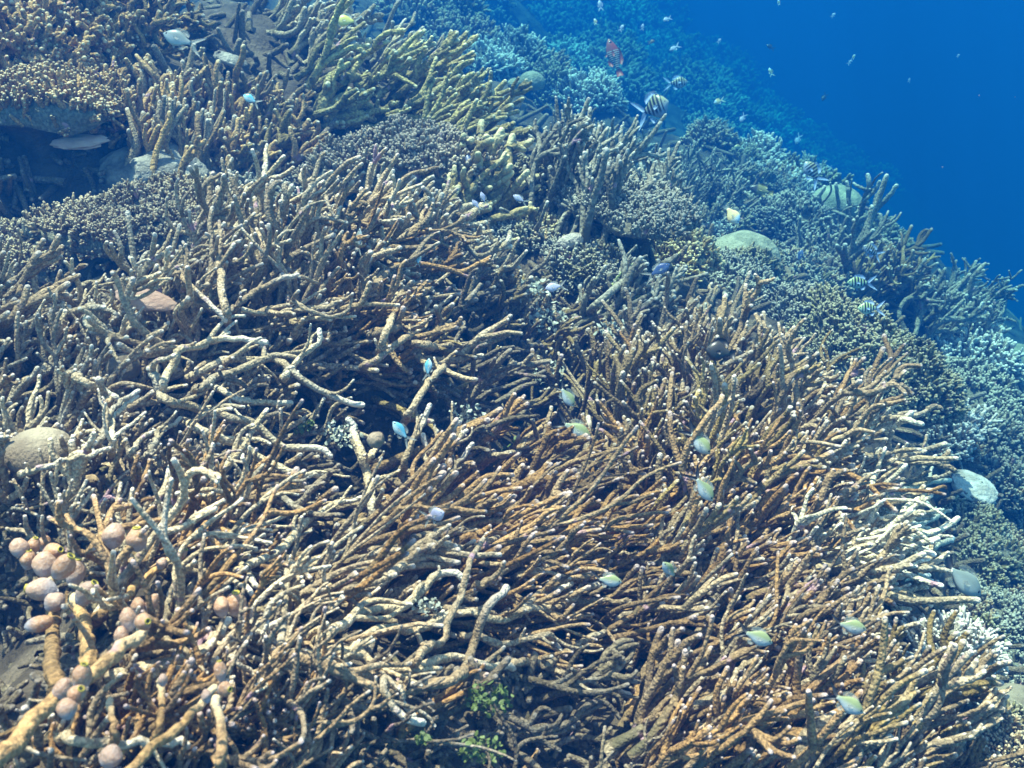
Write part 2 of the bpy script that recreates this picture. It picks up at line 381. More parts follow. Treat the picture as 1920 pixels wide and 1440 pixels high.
def bush(label, px, py, wpx, mat, hz=.5, depth=1., n_b=420, bl=.05, br=.0055, rise=.25, up=.5, cat='bushy coral', group='bushy corals', name='bushy_coral',
         table=False, dist=None, lean=(0, 0), K=6, forks=1.6, low=-.15, irr=.34, basemat='ashen', tw=1.):
    """dome or table of short branchlets on a dark inner base. sizes as shares of the half width"""
    g, dd = ground(px, py + wpx * .5 * (rise + .5 * hz)); g = g[0]; dist = dd[0]
    Rx = wpx * .5 * dist / FPX; c = g + np.array([0, 0, rise * Rx])
    bl, br, n_b = 15 * tw * dist / FPX, 2.9 * tw ** .7 * dist / FPX, int(max(60, .024 * wpx ** 2 * (.7 + hz) / tw ** 1.6))
    V, F4 = dome_grid(); S = np.array([Rx, Rx * depth, Rx * hz])
    seed = int(px * 3 + py)
    ang = np.arctan2(V[:, 1], V[:, 0]); k = 1 + irr * (np.sin(ang * 2 + seed) * .5 + np.sin(ang * 3 + seed * 1.7) * .4 + np.sin(ang * 5 + seed * .3) * .3)
    lx, ly = lean
    def shape(U, kk, s):
        q = U * S * s; q[:, :2] *= kk[:, None]; q[:, 2] += lx * q[:, 0] + ly * q[:, 1]
        q[:, 2] += lump(U, .40 * Rx * hz + .06 * Rx, 2.6, seed % 17)
        return q + c
    base_o = np.array([c[0], c[1], height(c[0], c[1])])
    root = empty(name, base_o, label, cat, group)
    # inner base: the dome for bushes, a disc with a stalk for tables
    if table:
        U = V.copy(); U[:, 2] = np.where(U[:, 2] > 0, U[:, 2], U[:, 2] * .8)
        mesh_obj('base_plate', shape(U, k, .93), F4, M[basemat], root, base_o, np.full((len(V), 3), .4))
        nk = 14; an = np.linspace(0, 2 * np.pi, nk, endpoint=False); zz = np.linspace(min(base_o[2], c[2] - .02) - .02, c[2], 6); sv = []
        for j, z in enumerate(zz):
            rad = Rx * (.22 + .5 * (j / 5) ** 3); sv.append(np.stack([c[0] + rad * np.cos(an), c[1] + rad * depth * np.sin(an), np.full(nk, z)], -1))
        sv = np.concatenate(sv); i = np.arange(5)[:, None]; kk = np.arange(nk)[None]
        sf = np.stack([i * nk + kk, i * nk + (kk + 1) % nk, (i + 1) * nk + (kk + 1) % nk, (i + 1) * nk + kk], -1).reshape(-1, 4)
        mesh_obj('stalk', sv, sf, M['reef'], root, base_o)
    else:
        mesh_obj('base', shape(V, k, .90), F4, M[basemat], root, base_o, np.full((len(V), 3), .4))
    # branchlets
    u = R.random(n_b); z = low + (1 - low) * u; ph = R.random(n_b) * 2 * np.pi
    if table: z = np.sqrt(1 - (R.random(n_b) ** .5 * .995) ** 2) * np.where(R.random(n_b) < .93, 1, -.3)
    U = np.stack([np.sqrt(1 - z * z) * np.cos(ph), np.sqrt(1 - z * z) * np.sin(ph), z], -1)
    kk = 1 + irr * (np.sin(ph * 2 + seed) * .5 + np.sin(ph * 3 + seed * 1.7) * .4 + np.sin(ph * 5 + seed * .3) * .3)
    keep = lump(U, 1, 3.4, seed % 13 + 3) > -.42; U, kk, ph = U[keep], kk[keep], ph[keep]; n_b = len(U)
    p0 = shape(U, kk, .9)
    nr = nrm(U / S); d = nrm(nr * (1 - up) + np.array([0, 0, up]) + .28 * R.standard_normal((n_b, 3)))
    L = bl * (.55 + .9 * R.random(n_b)) * (1 + .6 * lump(U, 1, 2.5, 6)); Np = 5
    P = grow(p0, d, L, d, Np, .25, .1); rad = br * (.7 + .6 * R.random(n_b)) * (1 + .35 * lump(U, 1, 2.2, 4))
    rnd = np.stack([np.clip(.5 + lump(U, 1.2, 3, 5) + .25 * R.standard_normal(n_b), 0, 1), R.random(n_b)], -1)
    blk = [tubes(P, rad[:, None] * np.linspace(1.1, .72, Np)[None], K, rnd)]
    nf = R.poisson(forks, n_b); q = np.repeat(np.arange(n_b), nf)
    if len(q):
        si = R.integers(1, 4, len(q)); s = P[q, si]; T = d[q]; sd = R.standard_normal((len(q), 3)); sd = nrm(sd - T * (sd * T).sum(-1, keepdims=True))
        Pf = grow(s, nrm(T * .8 + sd * .8), L[q] * (.35 + .3 * R.random(len(q))), T, 4, .2, .25)
        blk.append(tubes(Pf, (rad[q] * .8)[:, None] * np.linspace(1.05, .7, 4)[None], max(5, K - 1), rnd[q], t0=np.full(len(q), .35)))
    Vb, Fb, Ab = join(blk)
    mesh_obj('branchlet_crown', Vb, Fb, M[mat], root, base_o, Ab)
    return root
def massive(label, px, py, wpx, mat, hz=.7, depth=1., rise=.1, amp=.06, cat='massive coral', group=None, name='massive_coral', dist=None, tilt=(0, 0), low=-.5, top=None):
    if dist is None: g, dd = ground(px, py + wpx * .5 * (rise + .35 * hz)); g = g[0]; dist = dd[0]
    else: g = ray(np.array([px]), np.array([py]))[0] * dist; rise = 0
    Rx = wpx * .5 * dist / FPX; c = g + np.array([0, 0, rise * Rx])
    V, F4 = dome_grid(44, 26, low)
    Q = V * np.array([Rx, Rx * depth, Rx * hz]); Q *= (1 + lump(V + px, amp, 2.4, 3))[:, None]
    Q[:, 2] += tilt[0] * Q[:, 0] + tilt[1] * Q[:, 1]
    o = mesh_obj(name, Q + c, F4, M[mat], None, c)
    return tag(o, label, cat, group)

# ================================================================== SETTING
def axis(lo, hi, c, n_, k):
    s = np.linspace(-1, 1, n_); a = np.sinh(s * k) / np.sinh(k)
    return np.where(a < 0, c + a * (c - lo), c + a * (hi - c))
gx = axis(-34, 34, .15, 460, 4.6); gy = axis(-14, 42, 1.0, 460, 4.4)
X, Y = np.meshgrid(gx, gy); Z = height(X.ravel(), Y.ravel())
Z = Z + .012 * vnoise(X.ravel() / .021, Y.ravel() / .021, 9)
i = np.arange(459)[:, None] * 460 + np.arange(459)[None]
tag(mesh_obj('reef_slope', np.stack([X.ravel(), Y.ravel(), Z], -1), np.stack([i, i + 1, i + 461, i + 460], -1).reshape(-1, 4), M['reef']), kind='structure')

# broken coral and turf lying all over the slope
m_ = 6000
q = np.stack([R.uniform(-150, 2050, m_), R.uniform(-20, 1560, m_)], -1)
g, dd = ground(q[:, 0], q[:, 1]); ok = dd < 9; g, dd = g[ok], dd[ok]; m_ = len(g)
L_ = (.012 + .03 * R.random(m_)) * np.clip(dd / 1.0, .8, 3.2)
d_ = nrm(R.standard_normal((m_, 3)) * np.array([1, 1, .6]) + np.array([.1, -.1, .5]))
P_ = grow(g - d_ * (L_ * .2)[:, None], d_, L_, d_, 5, .5, .05)
r_ = (.0022 + .0022 * R.random(m_)) * np.clip(dd / 1.1, .8, 2.6)
V_, F_, A_ = join([tubes(P_, r_[:, None] * np.linspace(1.1, .7, 5)[None], 6)])
tag(mesh_obj('coral_rubble', V_, F_, M['dead'], None, None, A_), kind='stuff')

# ================================================================== WATER
def water_body():
    lo = np.array([-33.5, -13.5, float(Z.min()) - 1]); hi = np.array([33.5, 41.5, .12])
    V = np.array([[x, y, z] for z in (lo[2], hi[2]) for y in (lo[1], hi[1]) for x in (lo[0], hi[0])])
    m, nt = new_mat('sea_water_haze')
    v = N(nt, 'ShaderNodeVolumePrincipled'); o = N(nt, 'ShaderNodeOutputMaterial')
    v.inputs['Color'].default_value = (.002, .042, .170, 1)
    v.inputs['Absorption Color'].default_value = (0, .444, .476, 1)
    v.inputs['Density'].default_value = .41
    v.inputs['Density Attribute'].default_value = ''
    v.inputs['Anisotropy'].default_value = .0
    nt.links.new(v.outputs[0], o.inputs['Volume'])
    tag(mesh_obj('haze', V, np.array([[0, 2, 3, 1], [4, 5, 7, 6], [0, 1, 5, 4], [2, 6, 7, 3], [0, 4, 6, 2], [1, 3, 7, 5]]), m, smooth=False), kind='stuff')
water_body()
def dapple_water_surface():
    ax = np.linspace(-32, 32, 260); ay = np.linspace(-13, 40, 260); XX, YY = np.meshgrid(ax, ay)
    zz = .55 + .03 * np.sin(XX * 2.1 + YY * .7) + .02 * np.sin(YY * 3.3 - XX * 1.1) + .02 * vnoise(XX * 3, YY * 3, 21)
    i = np.arange(259)[:, None] * 260 + np.arange(259)[None]
    m, nt = new_mat('sun_dapple_water')
    pos = N(nt, 'ShaderNodeNewGeometry').outputs['Position']
    w = N(nt, 'ShaderNodeTexNoise'); w.inputs['Scale'].default_value = 5; w.inputs['Detail'].default_value = 2; nt.links.new(pos, w.inputs['Vector'])
    wv = mixc(nt, .07, pos, w.outputs['Color'], 'ADD')
    vo = N(nt, 'ShaderNodeTexVoronoi', feature='SMOOTH_F1'); vo.inputs['Scale'].default_value = 7.5; vo.inputs['Smoothness'].default_value = .35; nt.links.new(wv, vo.inputs['Vector'])
    ca = ramp(nt, vo.outputs['Distance'], .25, .62); big = ramp(nt, noise(nt, 1.9, 2), .38, .62)
    f = N(nt, 'ShaderNodeMath', operation='MULTIPLY_ADD'); nt.links.new(ca, f.inputs[0]); f.inputs[1].default_value = .6
    b2 = N(nt, 'ShaderNodeMath', operation='MULTIPLY'); nt.links.new(big, b2.inputs[0]); b2.inputs[1].default_value = .45; nt.links.new(b2.outputs[0], f.inputs[2])
    col = mixc(nt, f.outputs[0], (.44, .45, .46), (1, 1, 1))  # sun dapples painted into the transparent colour of this unseen surface
    tr = N(nt, 'ShaderNodeBsdfTransparent'); nt.links.new(col, tr.inputs[0])
    gl = N(nt, 'ShaderNodeBsdfGlossy'); gl.inputs['Roughness'].default_value = .05
    mx = N(nt, 'ShaderNodeMixShader'); mx.inputs[0].default_value = .03
    nt.links.new(tr.outputs[0], mx.inputs[1]); nt.links.new(gl.outputs[0], mx.inputs[2])
    o = N(nt, 'ShaderNodeOutputMaterial'); nt.links.new(mx.outputs[0], o.inputs[0])
    tag(mesh_obj('dapple_water_surface', np.stack([XX.ravel(), YY.ravel(), zz.ravel()], -1), np.stack([i, i + 1, i + 261, i + 260], -1).reshape(-1, 4), m), kind='structure')
dapple_water_surface()

# ================================================================== TRACED BRANCHES
H = hero
A_ = 'front'
H(A_, 11, [(560,1228),(640,1237),(673,1203),(717,1177),(773,1182),(827,1160),(853,1150),(880,1147),(920,1160),(960,1155),(1000,1130),(1070,1095)], .075, 'pale')
H(A_, 12, [(600,1212),(673,1230),(707,1250),(750,1260),(790,1250),(827,1233),(863,1232),(907,1247),(960,1250)], .07, 'pale')
H(A_, 14, [(520,1228),(580,1240),(640,1262),(707,1270),(750,1293),(797,1287),(840,1280),(867,1263),(883,1220),(903,1167),(923,1127),(947,1103)], .09)
H(A_, 11, [(718,1272),(730,1317),(757,1343),(797,1360)], .09, 'pale')
H(A_, 9, [(750,1290),(757,1320),(780,1337)], .095, 'pale')
H(A_, 9, [(777,1243),(797,1220),(827,1200),(840,1160),(863,1120),(877,1070),(893,1030),(920,997)], .095)
H(A_, 9, [(870,1193),(893,1190),(923,1203),(957,1210),(990,1197),(1023,1190),(1040,1200),(1053,1223)], .08)
H(A_, 9, [(960,1240),(1000,1243),(1040,1257),(1097,1257),(1140,1243),(1180,1243)], .07)
H(A_, 7, [(1043,1262),(1060,1290),(1107,1300)], .07)
H(A_, 8, [(1047,1260),(1107,1280),(1140,1293),(1183,1300)], .075)
H(A_, 9, [(830,1140),(863,1143),(907,1147),(940,1157),(973,1153),(1017,1110),(1080,1088)], .07)
H(A_, 9, [(940,1160),(973,1150),(1023,1140),(1073,1123),(1107,1100),(1123,1097)], .075)
H(A_, 8, [(1040,1140),(1073,1130),(1140,1127),(1190,1133),(1247,1137)], .07)
H(A_, 9, [(1020,1250),(1057,1227),(1100,1200),(1147,1177),(1173,1153),(1240,1133)], .075)
H(A_, 12, [(600,1200),(640,1173),(683,1147),(750,1140),(783,1117),(823,1077),(853,1073),(870,1085)], .075, 'pale')
H(A_, 9, [(760,1020),(793,1003),(840,1003),(873,993),(923,997)], .07)
H(A_, 9, [(700,1100),(780,1050),(850,1035),(930,1010),(1010,990),(1090,975)], .065)
H(A_, 9, [(900,1100),(960,1060),(1030,1030),(1110,1010),(1180,985)], .065)
H(A_, 8, [(980,1080),(1050,1055),(1130,1040),(1190,1040),(1240,1042)], .065)
H(A_, 9, [(690,1090),(740,1030),(800,1010),(880,960),(960,930),(1010,905)], .06)
H(A_, 8, [(830,1000),(890,960),(960,945),(1040,940),(1100,915)], .06)
B_ = 'frontleft'
H(B_, 11, [(530,1225),(527,1177),(537,1110),(547,1043)], .08, )
H(B_, 9, [(447,1070),(500,1043),(540,1020),(567,987),(600,960),(650,940),(690,930)], .06)
H(B_, 9, [(340,1030),(400,1023),(440,1043),(463,1073),(480,1100)], .06)
H(B_, 8, [(327,1063),(377,1073),(433,1090),(475,1110)], .06)
H(B_, 14, [(190,1268),(287,1250),(367,1227),(400,1200),(427,1165)], .07)
H(B_, 20, [(-40,1460),(50,1370),(100,1315),(173,1265),(233,1213),(268,1180)], .12, 'rust')
H(B_, 14, [(180,1160),(205,1135),(227,1105),(245,1070),(240,1030)], .08, 'rust')
H(B_, 10, [(235,1120),(265,1090),(293,1067),(325,1045)], .08, 'rust')
H(B_, 16, [(105,1290),(97,1227),(100,1150),(95,1080)], .10, 'rust')
H(B_, 16, [(167,1250),(160,1177),(140,1120)], .09, 'rust')
H(B_, 12, [(225,1460),(300,1390),(360,1337),(393,1303),(405,1290)], .10, 'rust')
H(B_, 12, [(130,1385),(200,1397),(277,1390),(350,1393)], .07)
H(B_, 9, [(213,1390),(210,1353),(203,1310)], .08, 'rust')
H(B_, 10, [(297,1375),(303,1327),(303,1275)], .085, 'rust')
H(B_, 14, [(410,1440),(417,1377),(403,1310)], .09, 'rust')
H(B_, 9, [(488,1180),(500,1227),(520,1257),(567,1247),(640,1235)], .085)
H(B_, 8, [(520,1255),(505,1270),(485,1285)], .085)
H(B_, 8, [(433,1233),(467,1257),(500,1270)], .08)
H(B_, 9, [(300,1190),(330,1215),(380,1225),(400,1200)], .075)
H(B_, 8, [(310,1180),(315,1140),(320,1100)], .075)
C_ = 'tangle'
H(C_, 11, [(290,700),(300,733),(310,750),(367,763),(417,780),(467,790),(500,813),(533,840),(600,840),(620,857)], .09)
H(C_, 10, [(365,800),(417,823),(450,833),(483,853),(520,877),(567,890),(610,890)], .08)
H(C_, 7, [(440,827),(448,840),(453,860)], .08)
H(C_, 10, [(305,725),(315,695),(330,680),(337,657),(383,647),(427,633),(500,643)], .10)
H(C_, 10, [(373,730),(400,710),(463,687),(513,670),(547,697),(583,723),(640,750),(680,760)], .10)
H(C_, 9, [(367,703),(417,677),(483,673),(520,668)], .08)
H(C_, 9, [(400,723),(450,750),(547,757)], .07)
H(C_, 8, [(535,705),(545,690),(567,667),(597,643),(600,620)], .11)
H(C_, 10, [(147,710),(180,727),(220,747)], .07)
H(C_, 7, [(210,833),(213,780),(257,743)], .08)
H(C_, 7, [(185,830),(213,765),(260,733)], .08)
H(C_, 7, [(247,850),(260,827),(290,807)], .07)
H(C_, 7, [(280,847),(300,813),(337,787)], .07)
H(C_, 7, [(60,883),(133,863),(213,840)], .08)
H(C_, 7, [(293,943),(310,910),(323,873)], .08)
H(C_, 10, [(400,943),(407,907),(440,853)], .06)
H(C_, 7, [(327,917),(383,893),(427,867)], .06)
H(C_, 9, [(487,903),(520,920),(573,927)], .05)
H(C_, 12, [(700,965),(690,897),(677,853),(663,807),(655,785)], .10)
H(C_, 8, [(690,860),(705,840),(715,830)], .10)
D_ = 'crest'
H(D_, 8, [(307,487),(330,510),(353,533),(407,583),(425,600)], .12)
H(D_, 8, [(425,590),(415,540),(415,480),(430,430),(455,385)], .12)
H(D_, 7, [(440,420),(434,380),(423,347)], .10)
H(D_, 7, [(428,440),(460,425),(500,425)], .11)
H(D_, 8, [(440,580),(457,563),(483,543),(520,523),(560,515)], .10)
H(D_, 7, [(370,545),(395,530),(415,525)], .10)
H(D_, 6, [(345,535),(350,500),(330,470)], .11)
H(D_, 8, [(690,683),(723,663),(757,637),(800,613)], .08)
H(D_, 8, [(767,775),(800,720),(827,693),(847,677)], .10)
H(D_, 9, [(757,875),(770,837),(790,797),(807,760)], .11)
H(D_, 9, [(803,903),(800,857),(793,817)], .10)
H(D_, 8, [(805,850),(818,835),(840,813),(860,790)], .10)
H(D_, 8, [(820,845),(853,830),(873,807)], .10)
H(D_, 8, [(807,930),(840,893),(867,857),(887,833)], .10)
H(D_, 7, [(927,853),(967,850),(1000,840),(1023,857)], .08)
H(D_, 7, [(915,815),(957,790),(990,767),(1033,750)], .08)
H(D_, 7, [(917,737),(957,753),(983,770)], .07)
H(D_, 8, [(740,905),(773,920),(797,933)], .09)
H(D_, 8, [(800,648),(853,657),(880,647),(923,620)], .09)
H(D_, 8, [(725,620),(773,603),(813,580),(840,563)], .10)
H(D_, 8, [(715,650),(727,613),(743,583),(763,560)], .11)
E_ = 'fan'
H(E_, 8, [(1290,650),(1290,600),(1296,565),(1300,535)], .09)
H(E_, 8, [(1322,640),(1323,580),(1340,550),(1353,533),(1360,557)], .09)
H(E_, 8, [(1355,640),(1372,600),(1395,575),(1425,566)], .08)
H(E_, 8, [(1355,780),(1375,745),(1395,715),(1418,703)], .10, )
H(E_, 9, [(1100,900),(1098,860),(1103,820),(1105,785)], .11)
H(E_, 8, [(1160,890),(1172,840),(1180,800),(1188,770)], .09)
W_ = 'bleached'
H(W_, 8, [(1560,1030),(1577,1020),(1613,990),(1650,975),(1697,958)], .07)
H(W_, 9, [(1600,1120),(1630,1103),(1680,1067),(1747,1027),(1787,1010)], .08)
H(W_, 9, [(1540,1132),(1560,1128),(1597,1120),(1625,1108)], .08)
H(W_, 9, [(1590,935),(1663,920),(1707,913),(1747,903),(1780,900)], .08)
H(W_, 8, [(1580,1135),(1630,1138),(1680,1140),(1730,1160)], .07)
H(W_, 8, [(1620,1000),(1680,985),(1740,975),(1770,960)], .07)
H(W_, 8, [(1640,1090),(1690,1085),(1740,1080)], .07)

N_ = 'antler'
for r_, pts in [(6.5, [(1608,480,2.9),(1606,445,2.9),(1612,408,2.88),(1622,370,2.86),(1630,345,2.85),(1627,328,2.85)]), (6.5, [(1610,415,2.88),(1640,395,2.85),(1665,370,2.83),(1680,348,2.82)]),
 (5.5, [(1640,396,2.85),(1642,372,2.84),(1650,357,2.83)]), (5, [(1618,380,2.87),(1635,362,2.85),(1650,340,2.84)]), (6, [(1540,470,2.9),(1534,420,2.88),(1535,372,2.86),(1546,350,2.85)]), (4.5, [(1536,378,2.86),(1522,362,2.85)]),
 (5, [(1575,440,2.92),(1572,385,2.9),(1567,345,2.88)]), (5.5, [(1590,450,2.9),(1592,390,2.88),(1588,342,2.87)]), (5, [(1592,410,2.88),(1560,395,2.86),(1530,392,2.85)]), (4.5, [(1626,356,2.86),(1610,350,2.85),(1600,345,2.85)])]:
    H(N_, r_, pts, .10)
H('bow', 9, [(640,150),(668,146),(692,155),(708,172),(732,172),(758,160),(775,146)], .30)
H('spike', 8, [(742,118),(755,98),(770,78),(784,58)], .35, 'white')
H('lean', 7, [(1118,572),(1150,545),(1185,515),(1215,495),(1245,478)], .12)

